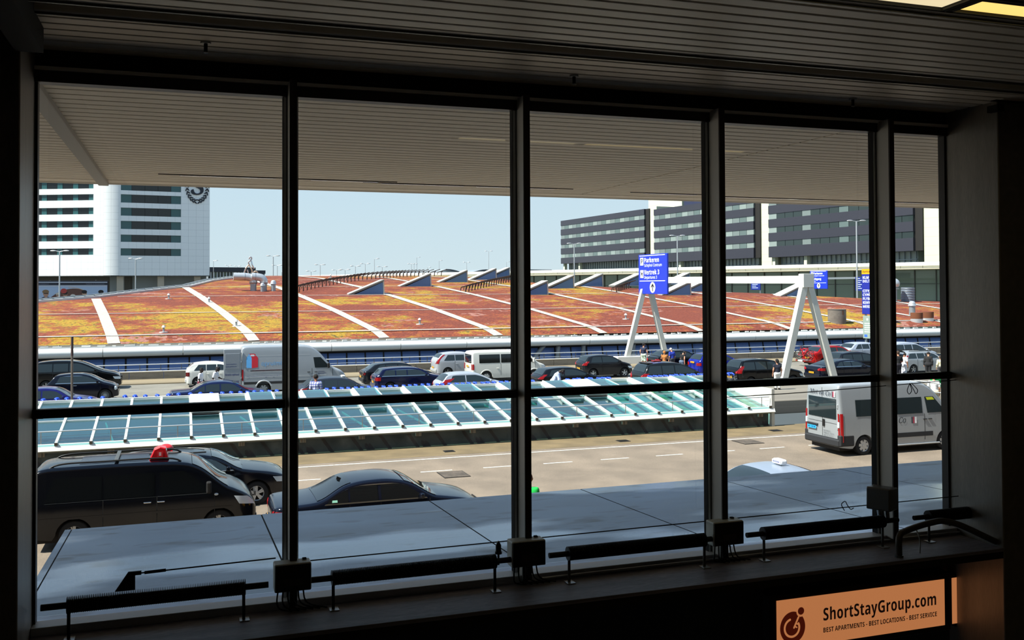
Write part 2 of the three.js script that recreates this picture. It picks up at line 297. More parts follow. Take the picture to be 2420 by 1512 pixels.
// ================================================================ OUTSIDE, THE BUILDING WE STAND IN
{
  const wm = mat(S('#8d8a84'), 0.8);
  struct('facade_wall', [ext(-60, -1.12, -0.5, 7.7, -7.7, -7.36), ext(7.5, 90, -0.5, 7.7, -7.7, -7.36), ext(-0.96, 6.93, 7.56, 8.4, -7.7, -7.36)], wm);
  struct('facade_plinth', ext(-0.96, 6.93, -0.5, SILL - 0.06, -7.7, -7.36), wm);
  struct('roof', [ext(-60, 90, 8.2, 8.6, -7.7, 9), ext(-60, 90, 7.75, 8.6, -16.3, -7.7)], wm);
  // the broad canopy over the drop-off lane: long ceiling slats in two runs with a joint between
  const c = structGroup('canopy');
  const sm = mat(0xffffff, 0.6, 0.05, { map: rep(grainTex(128, S('#e9dfcd'), 0.04, 8, 11, 0.05), 0.5) });
  const gA = new RoundedBoxGeometry(66.885, 0.04, 0.198, 1, 0.008), gB = new RoundedBoxGeometry(83.085, 0.04, 0.198, 1, 0.008);
  for (let k = 0; k < 39; k++) {
    const z = -7.62 - k * 0.225;
    if (z < -16.35) break;
    part('slat', gA, sm, c).position.set(6.885 - 66.885 / 2, 7.72, z); part('slat', gB, sm, c).position.set(6.915 + 83.085 / 2, 7.72, z);
  }
  part('edge_fascia', rbx(15, 8.1, -16.52, 150, 0.82, 0.26, 0.03), mat(S('#b9b1a2'), 0.6), c);
  part('edge_strip', ext(-60, 90, 7.695, 7.74, -16.4, -16.0), sm, c);
  part('beam', rbx(-1.17, 7.69, -12.0, 0.15, 0.1, 8.7, 0.01), mat(S('#aaa79f'), 0.6), c);
  const lampM = mat(S('#f2efe8'), 0.12, 1);
  for (const [a, b, z] of [[-0.03, 1.36, -14.98], [1.9, 2.95, -15.02], [3.04, 4.43, -15.2], [4.64, 6.07, -15.2], [7.87, 8.92, -15.42], [9.55, 11.85, -15.65], [12.4, 14.4, -15.65]]) {
    const l = part('recessed_strip', ext(a, b, 7.685, 7.7, z - 0.03, z + 0.03), lampM, c); part('strip_edge', ext(a - 0.3, b + 0.3, 7.69, 7.7, z + 0.03, z + 0.05), M.dark, l);
  }
}
// ---- sheet metal ledge outside the window
{
  const t = thing('sheet_metal_ledge', 'broad grey sheet metal porch roof with seams and dirt marks below the window', 'porch roof');
  const stain = dataTex(1024, (u, v) => {
    const a = fbm(u * 5, v * 40, 5, 1, 51), f = fbm(u * 6, v * 18, 6, 4, 40), s = Math.max(0, fbm(u * 24, v * 60, 24, 3, 44) - 0.64) * 3.2, k = (0.92 + 0.22 * (f - 0.5)) * (1 - 0.5 * Math.min(1, s)) + 0 * a;
    return [0.50 * k, 0.59 * k, 0.70 * k];
  });
  const wet = dataTex(512, (u, v) => { const f = fbm(u * 3, v * 8, 3, 4, 60); const k = clamp((f - 0.52) * 9, 0, 1); const r = lerp(0.42, 0.2, k); return [1, r, 1]; }, false);
  const sm = mat(0xffffff, 1.0, 0.5, { map: stain, roughnessMap: wet });
  const sl = 0.047, Z0 = -7.36, Z1 = -10.85, yAt = (z) => 3.69 + sl * (z - Z0);
  const sheet = (x0, x1, pname) => {
    const g = quadStrip([[...Array(2)].map((_, j) => { const x = j ? x1 : x0; return [x, yAt(Z1), Z1, x / 8, 0]; }), [...Array(2)].map((_, j) => { const x = j ? x1 : x0; return [x, yAt(Z0), Z0, x / 8, (Z0 - Z1) / 8]; })]);
    g.computeVertexNormals(); if (g.attributes.normal.getY(0) < 0) { g.index.array.reverse(); g.computeVertexNormals(); }
    const edge = bar([x0, yAt(Z1) - 0.03, Z1 + 0.004], [x1, yAt(Z1) - 0.03, Z1 + 0.004], 0.012, 0.06);
    return part(pname, [g, edge], sm, t);
  };
  sheet(-1.13, -1.072, 'edge_sheet');
  for (let x = -1.06, k = 0; x < 16; x += 1.86 + 0.0385, k++) sheet(x, x + 1.883, 'sheet');
  const under = new THREE.BoxGeometry(18.2, 0.3, 3.5); under.rotateX(-Math.atan(sl)); under.translate(8.0, 3.69 - 0.165 - sl * 1.75, -9.1);
  part('frame', under, mat(S('#26272a'), 0.7), t);
  for (let x = -1.067; x < 16; x += 1.8985) part('seam', bar([x, yAt(Z0) - 0.01, Z0], [x, yAt(Z1) - 0.01, Z1], 0.016, 0.012), M.black, t);
}
// ================================================================ ROADS
const asphalt = (hex, s) => mat(0xffffff, 0.93, 0, { map: rep(grainTex(512, sunlit(hex), 0.13, 5, s, 0.34), 0.22), bumpMap: rep(grainTex(256, S('#808080'), 0.3, 24, s + 2, 0.5), 0.9), bumpScale: 0.004 });
const MARK = mat(0xffffff, 0.8, 0, { map: rep(grainTex(128, S('#c3c2b8'), 0.1, 10, 21, 0.2), 2) });
{
  const near = struct('road_near', ext(-140, 200, -0.3, 0, -33.25, -7.7), asphalt('#cdb8a0', 70));
  const dash = ext(-0.53, 0.53, 0, 0.006, -0.05, 0.05), line = ext(-1.5, 1.5, 0, 0.006, -0.055, 0.055);
  for (let k = -9; k < 24; k++) part('lane_dash', dash, MARK, near).position.set(3.62 + 2.145 * k, 0, -30.5);
  for (let k = -6; k < 18; k++) part('edge_line', line, MARK, near).position.set(3.4 + 3.02 * k, 0, -32.75);
  const patch = mat(0xffffff, 0.95, 0, { map: rep(grainTex(128, sunlit('#8e7f70'), 0.3, 8, 77, 0.4), 0.5) });
  struct('gutter_pavement', ext(-140, 200, -0.3, 0.004, -35.45, -33.25), mat(0xffffff, 0.92, 0, { map: rep(grainTex(512, sunlit('#bea477'), 0.16, 6, 72, 0.22), 0.25) }));
  const cov = mat(sunlit('#4a4642'), 0.8, 0.2);
  const cover = (x, z, w, d, label, grate) => {
    const t = thing('drain_cover', label, 'drain cover', [x, 0.004, z]);
    part('frame', [ext(-w / 2 - 0.03, w / 2 + 0.03, 0, 0.012, -d / 2 - 0.03, d / 2 + 0.03)], cov, t);
    if (grate) for (let i = 0; i < 7; i++) part('slot_bar', ext(-w / 2 + i * w / 7, -w / 2 + (i + 0.55) * w / 7, 0.012, 0.022, -d / 2, d / 2), M.iron, t);
    else part('plate', ext(-w / 2, w / 2, 0.012, 0.018, -d / 2, d / 2), patch, t);
  };
  cover(8.28, -29.75, 0.8, 0.95, 'square dark cover in the road next to a lane dash, behind the dark sedan', false);
  cover(9.3, -34.0, 0.34, 0.3, 'small slotted drain in the tan gutter, left of the second mullion', true);
  cover(16.3, -33.9, 0.4, 0.35, 'small slotted drain in the tan gutter in the middle window bay', true);
  cover(23.4, -34.1, 0.42, 0.35, 'slotted drain in the tan gutter close behind the silver minibus', true);
  cover(20.7, -32.0, 0.8, 0.9, 'dark square cover on the road just right of the third mullion', false);
}
struct('road_far', ext(-140, 200, -0.3, 0, -64.6, -47.75), asphalt('#c8c2b2', 80));
struct('ground', ext(-900, 1200, -4.6, -4.3, -1500, -68.5), mat(sunlit('#8d8a7c'), 0.95));
{
  const far = structGroup('far_lane_marks');
  const dash = ext(-0.9, 0.9, 0, 0.008, -0.06, 0.06);
  for (let k = -8; k < 14; k++) part('lane_dash', dash, MARK, far).position.set(-0.4 + 3.6 * k * 1.02, 0, -57.3);
  struct('traffic_island', rbx(28, 0.04, -44.1, 340, 0.68, 7.4, 0.06), M.concrete);
  struct('pavement_far', rbx(30, -0.07, -66.1, 340, 0.3, 3.0, 0.04), mat(0xffffff, 0.9, 0, { map: rep(grainTex(256, sunlit('#d8c39c'), 0.12, 6, 88, 0.18), 0.3) }));
}
// ================================================================ GLAZED ROOF BETWEEN THE ROADS
{
  const zF = -35.42, RIB0 = 4.62, PIT = 1.072, K0 = -14, K1 = 18;          // rib k stands at x = RIB0 + PIT k
  const A = [0.82, -35.2], B = [1.66, -40.3];                               // lower and upper edge (y, z)
  const at = (t) => [lerp(A[0], B[0], t), lerp(A[1], B[1], t)];
  const xL = RIB0 + PIT * K0, xR = RIB0 + PIT * K1, mid = 0.52;
  const t = thing('glazed_roof', 'long sloping glass roof with white ribs between the two roads', 'glass roof');
  part('kerb_wall', ext(xL - 0.2, xR + 0.2, -4.2, 0.56, -35.72, -35.45), mat(0xffffff, 0.95, 0, { map: rep(grainTex(512, sunlit('#544e4b', 1.8), 0.35, 6, 90, 0.5), 0.4) }), t);
  part('sill', [bar([xL - 0.2, 0.6, -35.3], [xR + 0.2, 0.6, -35.3], 0.06, 0.1), bar([xL - 0.2, 0.735, -35.2], [xR + 0.2, 0.735, -35.2], 0.26, 0.03, [0, 0.45, 0.9])], mat(S('#d4d4ce'), 0.5), t);
  part('drip_edge', bar([xL - 0.2, 0.565, -35.27], [xR + 0.2, 0.565, -35.27], 0.03, 0.02), M.frameGrey, t);
  const ribM = mat(S('#d6d6d0'), 0.45);
  const tealG = phys(new THREE.Color(0.6, 0.9, 0.92), 0, { transmission: 1, thickness: 0, ior: 1.6 });
  const slope = Math.atan2(B[0] - A[0], A[1] - B[1]), len = Math.hypot(B[0] - A[0], A[1] - B[1]);
  const opaqueBays = [-4, 11, 19];                                          // vents filled with a plain panel
  for (let k = K0; k <= K1; k++) {
    const x = RIB0 + PIT * k, r = part('rib', [bar([x, A[0] + 0.03, A[1]], [x, B[0] + 0.03, B[1]], k === 18 ? 0.16 : 0.085, 0.09)], ribM, t);
    part('rib_end', bar([x, A[0] + 0.02, A[1] + 0.02], [x, A[0] + 0.03, A[1] - 0.03], 0.1, 0.1), M.frameGrey, r);
    if (k === K1) break;
    const xa = x + 0.04, xb = x + PIT - 0.04, [ym, zm] = at(mid), odd = (k & 1) === 0;
    const pane = (y0, z0, y1, z1, nm = 'pane', m = tealG) => { const g = bar([0, y0, z0], [0, y1, z1], xb - xa, 0.012); g.translate((xa + xb) / 2, 0, 0); return part(nm, g, m, t); };
    pane(A[0], A[1], ym, zm);
    part('cross_rail', bar([xa, ym + 0.02, zm], [xb, ym + 0.02, zm], 0.05, 0.05), ribM, t);
    const plain = opaqueBays.includes(k);
    if (!odd && !plain || k < -4 && !plain) { pane(ym, zm, B[0], B[1]); continue; }
    // top-hung vent standing open
    const lift0 = plain ? 0.12 : 0.24, lift1 = 0.1, y0 = ym + lift0, y1 = B[0] + lift1;
    const v = part('vent_frame', [bar([xa + 0.02, y0, zm], [xa + 0.02, y1, B[1]], 0.07, 0.12), bar([xb - 0.02, y0, zm], [xb - 0.02, y1, B[1]], 0.05, 0.08), bar([xa, y0 + 0.02, zm], [xb, y0 + 0.02, zm], 0.05, 0.04), bar([xa, y1, B[1]], [xb, y1, B[1]], 0.05, 0.06)], ribM, t);
    if (plain) { const g = bar([0, y0 + 0.03, zm + 0.05], [0, y1 + 0.03, B[1]], PIT + 0.02, 0.05); g.translate((xa + xb) / 2, 0, 0); part('blind_panel', g, mat(S('#c6c6c0'), 0.5), v); }
    else { const g = bar([0, y0 + 0.03, zm], [0, y1 + 0.03, B[1]], xb - xa - 0.08, 0.012); g.translate((xa + xb) / 2, 0, 0); part('pane', g, tealG, v); }
    part('vent_gasket', [bar([xa + 0.02, y0 - 0.06, zm + 0.01], [xb - 0.02, y0 - 0.06, zm + 0.01], 0.03, 0.1), bar([xa + 0.02, y0 - 0.16, zm + 0.02], [xb - 0.02, y0 - 0.16, zm + 0.02], 0.02, 0.025)], M.frameGrey, v);
  }
  part('ridge_rail', bar([xL, B[0] + 0.05, B[1] - 0.05], [xR, B[0] + 0.05, B[1] - 0.05], 0.1, 0.1), ribM, t);
  part('ridge_wall', ext(xL, xR, 0.2, B[0], B[1] - 0.28, B[1] - 0.1), mat(S('#b9b7ae'), 0.8), t);
  part('end_wall', [ext(xR + 0.06, xR + 0.2, -4, 1.6, B[1], A[1])], mat(S('#b9b7ae'), 0.8), t);
  // the stairwell hall seen through the glass: dark on the left, pale platform added under the glass to brighten the right
  struct('underpass_floor', ext(xL, xR, -4.3, -4.1, -40.6, -35.7), mat(S('#7c8a90'), 0.8));
  const hall = thing('added_underpass_backing', 'added turquoise platform seen through the right end of the glass roof', 'platform');
  const backingAt = (x0, x1, drop, m, o, nm) => { const g = bar([0, A[0] - drop + 0.12, A[1] - 0.75], [0, B[0] - drop, B[1] + 0.1], x1 - x0, 0.06); g.translate((x0 + x1) / 2, 0, 0); part(nm, g, m, o); };
  backingAt(17.4, xR - 0.1, 0.5, mat(new THREE.Color(0.125, 0.235, 0.18), 0.8), hall, 'deck');  // sloped sheet added under the glass; tint stands in for the sunlit lower floor
  for (const x of [20.6, 22.6, 24.0]) part('stripe', bar([x, A[0] - 0.2, A[1] - 0.8], [x - 0.5, B[0] - 0.32, B[1] + 0.3], 0.28, 0.08), mat(new THREE.Color(0.3, 0.3, 0.12), 0.7), hall);
  const esc = thing('glass_balustrade', 'pale green glass balustrade slanting below the left part of the glass roof', 'balustrade');
  for (const [a, b] of [[-2.7, -2.2], [2.2, 3.1], [6.2, 7.0], [8.5, 9.4], [12.3, 14.2], [14.5, 15.8], [16.0, 17.4]]) part('glass_edge', bar([a, 0.95, -39.2], [b, 0.5, -36.3], 0.05, 0.06), mat(S('#4f8a7c'), 0.3), esc);
  // cable railing in front
  const rl = thing('cable_railing', 'thin steel cable railing along the lower edge of the glass roof', 'railing');
  part('top_rail', rod([xL, 1.26, zF + 0.12], [xR, 1.26, zF + 0.12], 0.022, 8), M.paleAlu, rl);
  for (const y of [0.8, 0.95, 1.1]) part('cable', rod([xL, y, zF + 0.12], [xR, y, zF + 0.12], 0.005, 5), M.steel, rl);
  for (let x = 4.18 - 2.15 * 6; x < xR; x += 2.15) {
    const p = part('post', rbx(x, 0.92, zF + 0.14, 0.028, 0.68, 0.02, 0.004, 1), M.steel, rl);
    part('bracket', [rbx(x - 0.06, 0.48, zF + 0.03, 0.1, 0.14, 0.08, 0.01), rbx(x + 0.07, 0.48, zF + 0.03, 0.08, 0.14, 0.08, 0.01), ext(x - 0.02, x + 0.02, 0.42, 0.62, zF, zF + 0.14)], mat(S('#7d756b'), 0.6, 0.3), p);
  }
}
// ================================================================ LUGGAGE TROLLEYS on the island
{
  const t = thing('luggage_trolley', 'airport luggage trolley with a blue handle in the row behind the glass roof, at its left end', 'luggage trolley', [-8, 0.38, -43.9]);
  const st = M.steel;
  part('frame', [rod([-0.3, 0.14, 0.25], [0.55, 0.12, 0.16], 0.016, 6), rod([-0.3, 0.14, -0.25], [0.55, 0.12, -0.16], 0.016, 6), rod([-0.3, 0.14, 0.25], [-0.42, 1.02, 0.25], 0.016, 6), rod([-0.3, 0.14, -0.25], [-0.42, 1.02, -0.25], 0.016, 6), rod([-0.3, 0.14, -0.25], [-0.3, 0.14, 0.25], 0.016, 6), rod([0.55, 0.12, -0.16], [0.55, 0.12, 0.16], 0.016, 6), rod([-0.36, 0.6, -0.25], [-0.36, 0.6, 0.25], 0.012, 6)], st, t);
  part('basket', [rod([-0.36, 0.72, -0.22], [-0.18, 0.8, -0.2], 0.01, 5), rod([-0.36, 0.72, 0.22], [-0.18, 0.8, 0.2], 0.01, 5), rod([-0.18, 0.8, -0.2], [-0.18, 0.8, 0.2], 0.01, 5), rod([-0.38, 0.9, -0.22], [-0.2, 0.92, -0.2], 0.01, 5), rod([-0.38, 0.9, 0.22], [-0.2, 0.92, 0.2], 0.01, 5)], st, t);
  part('handle', [tube([[-0.42, 0.98, -0.27], [-0.45, 1.06, -0.22], [-0.5, 1.08, 0], [-0.45, 1.06, 0.22], [-0.42, 0.98, 0.27]], 0.04, 16, 7)], M.bluePlastic, t);
  part('brake_cover', ell(-0.46, 1.07, 0.1, 0.1, 0.06, 0.09, 8), M.bluePlastic, t);
  for (const [x, z] of [[-0.28, 0.24], [-0.28, -0.24], [0.5, 0]]) part('wheel', [(() => { const g = new THREE.CylinderGeometry(0.07, 0.07, 0.03, 12); g.rotateX(Math.PI / 2); g.translate(x, 0.07, z); return g; })()], M.tyre, t);
  part('front_board', ext(-0.37, -0.35, 0.34, 0.6, -0.2, 0.2), mat(S('#1d3fa8'), 0.5), t);
  const skip = (x) => x > -2.7 && x < -1.9 || x > 5.0 && x < 6.4 || x > 16.9 && x < 18.4 || x > 21 && x < 22.8;
  let first = true;
  const bay = (x) => x < 4.3 ? 'first window bay' : x < 15.3 ? 'second window bay' : 'middle window bay';
  for (let x = -8; x < 28; x += x < 2.5 ? 0.44 : 0.32) {
    if (skip(x)) continue;
    if (first) { first = false; t.userData.group = 'blue-handled luggage trolleys in ' + bay(x); t.userData.label = 'blue-handled luggage trolley nested behind the glass roof, ' + bay(x); continue; }
    dup(t, [x + rr(-0.04, 0.04), 0.38, -43.9 + rr(-0.12, 0.12)], rr(-0.1, 0.1), 'blue-handled luggage trolley nested behind the glass roof, ' + bay(x), 'blue-handled luggage trolleys in ' + bay(x));
  }
}
// ================================================================ PARAPET AND RAILING beyond the far road
{
  const p = thing('parapet', 'low concrete parapet of separate panels along the far side of the far road', 'parapet');
  const pm = mat(0xffffff, 0.9, 0, { map: rep(grainTex(256, sunlit('#b8b0a1', 2.0), 0.2, 6, 93, 0.2), 0.4) });
  const panel = rbx(0, 0.2, 0, 2.12, 0.7, 0.18, 0.012, 1);
  for (let x = -30; x < 92; x += 2.14) part('panel', panel, pm, p).position.set(x, 0, -67.62);
  const capG = rbx(0, 0.57, 0, 4.26, 0.07, 0.26, 0.015, 1);
  for (let x = -29; x < 92; x += 4.28) part('coping', capG, mat(S('#c9c6bb'), 0.7), p).position.set(x, 0, -67.62);
  const r = thing('road_railing', 'grey two-bar railing on top of the far parapet', 'railing');
  part('top_rail', rod([-32, 1.03, -67.75], [93, 1.03, -67.75], 0.035, 8), M.paleAlu, r);
  part('lower_rail', rod([-32, 0.74, -67.75], [93, 0.74, -67.75], 0.02, 8), M.paleAlu, r);
  const post = rbx(0, 0.82, 0, 0.04, 0.45, 0.05, 0.004, 1);
  for (let x = -31.2; x < 92; x += 1.3) part('post', post, M.frameGrey, r).position.set(x, 0, -67.75);
}
// ================================================================ TERMINAL with the sedum roof
const rZ = [74.6, 77, 88.3, 101.5, 112, 130, 146, 170], rY = [1.92, 2.45, 3.78, 5.1, 6.0, 7.25, 7.85, 7.9];
const roofY = (z) => { const q = -z; for (let i = 0; i < 7; i++) if (q <= rZ[i + 1]) { const t = clamp((q - rZ[i]) / (rZ[i + 1] - rZ[i]), 0, 1); return lerp(rY[i], rY[i + 1], t); } return 7.9; };
const farPts = [[-60, -93], [-30, -95.5], [-12.9, -97.6], [-7.6, -101.9], [-3.8, -107.7], [0.9, -114.2], [3.5, -124.1], [7, -132.5], [11, -144], [16, -152], [39, -150], [42.5, -132], [44.5, -121], [47.5, -113.8], [61.3, -104.6], [67.7, -101.3], [76, -95.9], [84.4, -91.2], [120, -80]];
const roofFar = (x) => { for (let i = 0; i < farPts.length - 1; i++) if (x <= farPts[i + 1][0]) return lerp(farPts[i][1], farPts[i + 1][1], (x - farPts[i][0]) / (farPts[i + 1][0] - farPts[i][0])); return -80; };
{
  const t = thing('terminal_hall', 'low terminal hall with a curved flowering roof behind the far road', 'building');
  // flowering mat: rust red, orange and yellow tufts with pink patches
  const pal = [[0.105, 0.020, 0.0085], [0.145, 0.031, 0.0095], [0.165, 0.052, 0.0085], [0.185, 0.088, 0.007], [0.205, 0.125, 0.007], [0.19, 0.082, 0.062], [0.085, 0.055, 0.01]];
  const sedumTex = dataTex(2048, (u, v) => {                       // one sheet, 102 m by 78 m, laid over the whole roof in view
    const X = u * 102, Z = v * 78, w = fbm(X * 0.13, Z * 0.16, 4096, 3, 101), w2 = fbm(X * 0.05 + 9, Z * 0.07, 4096, 3, 120), n = fbm(X * 0.7, Z * 0.9, 4096, 3, 140), m = vnoise(X * 2.6, Z * 2.6, 4096, 145), q = vnoise(X * 5.5, Z * 5.0, 4096, 150), q2 = hash(Math.floor(u * 2048), Math.floor(v * 2048), 152);
    const y = (w - 0.5) * 2.0 + (w2 - 0.5) * 1.9 + (n - 0.5) * 1.7 + (m - 0.5) * 0.6 + (q - 0.5) * 0.5 - 0.1 + 0.12 * Math.sin(Z * 0.2);
    let c; if (y > 0.52) c = pal[4]; else if (y > 0.30) c = pal[3]; else if (y > 0.08) c = pal[2]; else if (y > -0.22) c = pal[1]; else c = pal[0];
    const pk = fbm(X * 0.22, Z * 0.3, 4096, 3, 170) + (m - 0.5) * 0.4 + (v > 0.95 ? 0.06 : 0);
    if (pk > 0.76 && y < 0.4) c = pal[5];
    if (q > 0.7 && m > 0.55 && y > 0.2) c = pal[6];
    const k = 0.72 + 0.56 * q2;
    return c.map((x) => toS(clamp(x * k * 1.42, 0, 1)));
  });
  const bump = dataTex(512, (u, v) => { const q = fbm(u * 90, v * 90, 90, 3, 181); return [q, q, q]; }, false);
  const sedM = mat(0xffffff, 1.0, 0, { map: sedumTex, bumpMap: rep(bump, 6), bumpScale: 0.12 });
  sedM.map.repeat.set(1, 1);
  const rows = []; const NX = 150, NZ = 46;
  for (let j = 0; j <= NZ; j++) {
    const r = []; for (let i = 0; i <= NX; i++) { const x = -60 + 180 * i / NX, z = lerp(-74.75, roofFar(x), Math.pow(j / NZ, 1.0)); r.push([x, roofY(z) + 0.1, z, (x + 15.5) / 102, (z + 152.5) / 78]); } rows.push(r);
  }
  const g = quadStrip(rows); if (g.attributes.normal.getY(10) < 0) { const a = g.index.array; for (let i = 0; i < a.length; i += 3) { const k = a[i]; a[i] = a[i + 1]; a[i + 1] = k; } g.computeVertexNormals(); }
  const sed = part('sedum_roof', g, sedM, t); sed.userData.kind = 'stuff';
  // pale gravel bands running up the roof and thinner paths across it
  const gravel = mat(0xffffff, 0.95, 0, { map: rep(grainTex(256, sunlit('#fbf2e8', 2.6), 0.12, 20, 190, 0.4), 0.5) });
  const ribbon = (pts, w) => {                                      // strip laid on the roof surface
    const a = [], b = []; const N = pts.length;
    pts.forEach(([x, z], i) => { const [x0, z0] = pts[Math.max(0, i - 1)], [x1, z1] = pts[Math.min(N - 1, i + 1)], l = Math.hypot(x1 - x0, z1 - z0), nx = -(z1 - z0) / l * w / 2, nz = (x1 - x0) / l * w / 2; a.push([x + nx, roofY(z + nz) + 0.15, z + nz, x, z]); b.push([x - nx, roofY(z - nz) + 0.15, z - nz, x + 0.5, z]); });
    const q = quadStrip([a, b]); if (q.attributes.normal.getY(0) < 0) { const ar = q.index.array; for (let i = 0; i < ar.length; i += 3) { const k = ar[i]; ar[i] = ar[i + 1]; ar[i + 1] = k; } q.computeVertexNormals(); } return q;
  };
  [-23.6, -14.1, -4.6, 5.2, 15.2, 24.7, 34.2, 43.7, 53.1, 62.5, 72, 81].forEach((x0, k) => {
    const pts = []; for (let z = -74.75; ; z -= 1.6) { const x = x0 + 0.125 * (z + 74.6); if (z < roofFar(x)) break; pts.push([x, z]); }
    if (pts.length > 2) part('gravel_band', ribbon(pts, k < 6 ? 0.85 : 0.75), gravel, t);
  });
  for (const z of [-77, -88.6, -102.2, -113.8, -126, -138]) {
    const pts = []; for (let x = -58; x < 116; x += 2) if (z > roofFar(x)) pts.push([x, z]); else if (pts.length > 2) break; else pts.length = 0;
    if (pts.length > 2) part('gravel_path', ribbon(pts, z === -77 ? 0.28 : 0.26), gravel, t);
  }
  // eave: gutter with pebbles, big half-round fascia in lengths, dark soffit, row of blue windows
  const fas = phys(S('#e6e6e2'), 0.32);
  const fg = new THREE.CylinderGeometry(0.33, 0.33, 5.36, 26, 1); fg.rotateZ(Math.PI / 2);
  for (let x = -40.4; x < 112; x += 5.4) part('fascia_tube', fg, fas, t).position.set(x, 1.5, -74.15);
  part('gutter', [ext(-43, 115, 1.76, 1.9, -74.75, -74.3)], M.paleAlu, t);
  const peb = []; seed = 99;
  for (let x = -22; x < 100; x += rr(0.25, 0.7)) { const w = rr(0.2, 0.7); peb.push(bx(x + w / 2, 1.93 + rr(0, 0.03), -74.4 + rr(-0.06, 0.04), w, 0.1, 0.12, rr(-0.2, 0.2))); x += w; }
  part('gutter_ballast', peb, mat(S('#d8d6ce'), 0.85), t).userData.kind = 'stuff';
  part('soffit', [ext(-43, 115, 1.12, 1.25, -75.6, -74.1), ext(-43, 115, 0.95, 1.15, -75.2, -75.0)], M.dark, t);
  part('wall', [ext(-43, 115, -4.3, -0.75, -75.6, -75.0), ext(-43, 115, -0.8, 0.9, -76.0, -75.7)], mat(S('#55565a'), 0.8), t);
  const pg = new THREE.BoxGeometry(1.34, 1.7, 0.03); pg.rotateX(-0.25);
  const pgM = phys(S('#5f7dbd'), 0.15, { ior: 1.5 });
  for (let x = -25; x < 96; x += 1.46) part('window_pane', pg, pgM, t).position.set(x, 0.2, -74.85);
  part('window_bars', (() => { const a = []; for (let x = -25.73; x < 96; x += 1.46) { const b = new THREE.BoxGeometry(0.09, 1.7, 0.07); b.rotateX(-0.25); b.translate(x, 0.2, -74.83); a.push(b); } a.push(ext(-43, 115, -0.7, -0.6, -75.1, -74.98)); return a; })(), M.frameDark, t);
  for (const x of [26.4, 29.5, 31.8, 36.5]) part('strut', rod([x, -1.2, -74.2], [x + (x === 26.4 ? 2.2 : 0.4), 1.2, -74.5], 0.18, 10), mat(S('#8d8f90'), 0.5, 0.3), t);
  // left verge: metal edge with white stepped cross pieces
  const vp = [[-25, -96], [-12.9, -97.6], [-7.6, -101.9], [-3.8, -107.7], [0.9, -114.2], [3.5, -124.1], [7, -132.5], [11, -144]];
  const along = (s) => { const i = Math.min(vp.length - 2, Math.floor(s)), f = s - i; return [lerp(vp[i][0], vp[i + 1][0], f), lerp(vp[i][1], vp[i + 1][1], f)]; };
  for (let i = 0; i < vp.length - 1; i++) {
    const [x0, z0] = vp[i], [x1, z1] = vp[i + 1];
    part('verge_edge', [bar([x0, roofY(z0) + 0.15, z0], [x1, roofY(z1) + 0.15, z1], 0.3, 0.25)], M.paleAlu, t);
    part('verge_gutter', [bar([x0 - 0.7, roofY(z0) + 0.32, z0 - 0.5], [x1 - 0.7, roofY(z1) + 0.32, z1 - 0.5], 0.16, 0.18)], M.galv, t);
  }
  for (let s = 0.3; s < 6; s += 0.16) { const [x, z] = along(s); part('verge_step', rbx(x - 0.35, roofY(z) + 0.3, z - 0.3, 0.75, 0.06, 0.12, 0.01, 1), M.white, t); }
}
// ---- glazed saw-tooth skylights standing on the roof
{
  const t = thing('roof_skylight', 'x', 'roof skylight', [0, 0, 0]);
  const w = 3.7, h = 1.55, d = 1.7;                                    // x extent, height on the right, depth
  part('front_glass', extrude([[0.5, 0.08], [w - 0.12, 0.08], [w - 0.12, h - 0.12]], 0.05), phys(S('#5d7ea8'), 0.12), t).position.set(-w / 2, 0, -0.05);
  const fr = mat(S('#b9b6ad'), 0.5, 0.2);
  part('frame', [bar([-w / 2, 0.04, 0.0], [w / 2, 0.04, 0.0], 0.1, 0.12), bar([w / 2 - 0.06, 0, 0.0], [w / 2 - 0.12, h, 0.0], 0.14, 0.1, [0, 0, 1]), ext(w / 2 - 0.12, w / 2 - 0.04, 0, h, -d, 0), bar([-w / 2, 0.04, -d], [w / 2, 0.04, -d], 0.1, 0.12)], fr, t);
  part('lid', [bar([-w / 2 - 0.25, 0.02, -d / 2], [w / 2 - 0.08, h + 0.06, -d / 2], d + 0.3, 0.2)], fr, t);
  part('lid_edge', [bar([-w / 2 - 0.25, 0.0, 0.16], [w / 2 - 0.08, h + 0.03, 0.16], 0.03, 0.08)], M.frameGrey, t);
  part('back_wall', extrude([[0.3, 0], [w, 0], [w - 0.1, h]], 0.05), M.dark, t).position.set(-w / 2, 0, -d);
  const spots = [[19.1, -103.1, 'front skylight left of the second mullion, nearest the left pergola row'], [27.0, -113.4, 'skylight in the second row, behind the pair left of the second mullion'], [34.0, -121.4, 'skylight in the third row, just left of the second mullion'], [39.7, -126.5, 'small far skylight close to the second mullion'], [42.7, -129.5, 'farthest skylight, half hidden behind the second mullion'],
    [37.6, -101.3, 'front skylight just right of the second mullion'], [44.3, -109.6, 'skylight second from the second mullion in the middle bay'], [49.5, -112.4, 'dark-fronted third skylight in the middle bay'], [55.6, -113.5, 'fourth skylight in the middle bay'], [59.6, -114.5, 'fifth small skylight in the middle bay'], [64.0, -115.5, 'last low skylight left of the blue road sign'], [55.2, -99.9, 'front skylight at the foot of the blue road sign'], [60.2, -104.0, 'skylight behind the front one right of the blue road sign'], [70.0, -97.8, 'skylight behind the right gantry leg']];
  spots.forEach(([x, z, l], i) => { const y = Math.min(roofY(z), 7.9) + 0.05, k = i === 4 ? 0.8 : 1; if (i === 0) { t.position.set(x, y, z); t.userData.label = 'saw-tooth roof skylight: ' + l; } else dup(t, [x, y, z], 0, 'saw-tooth roof skylight: ' + l); });
}
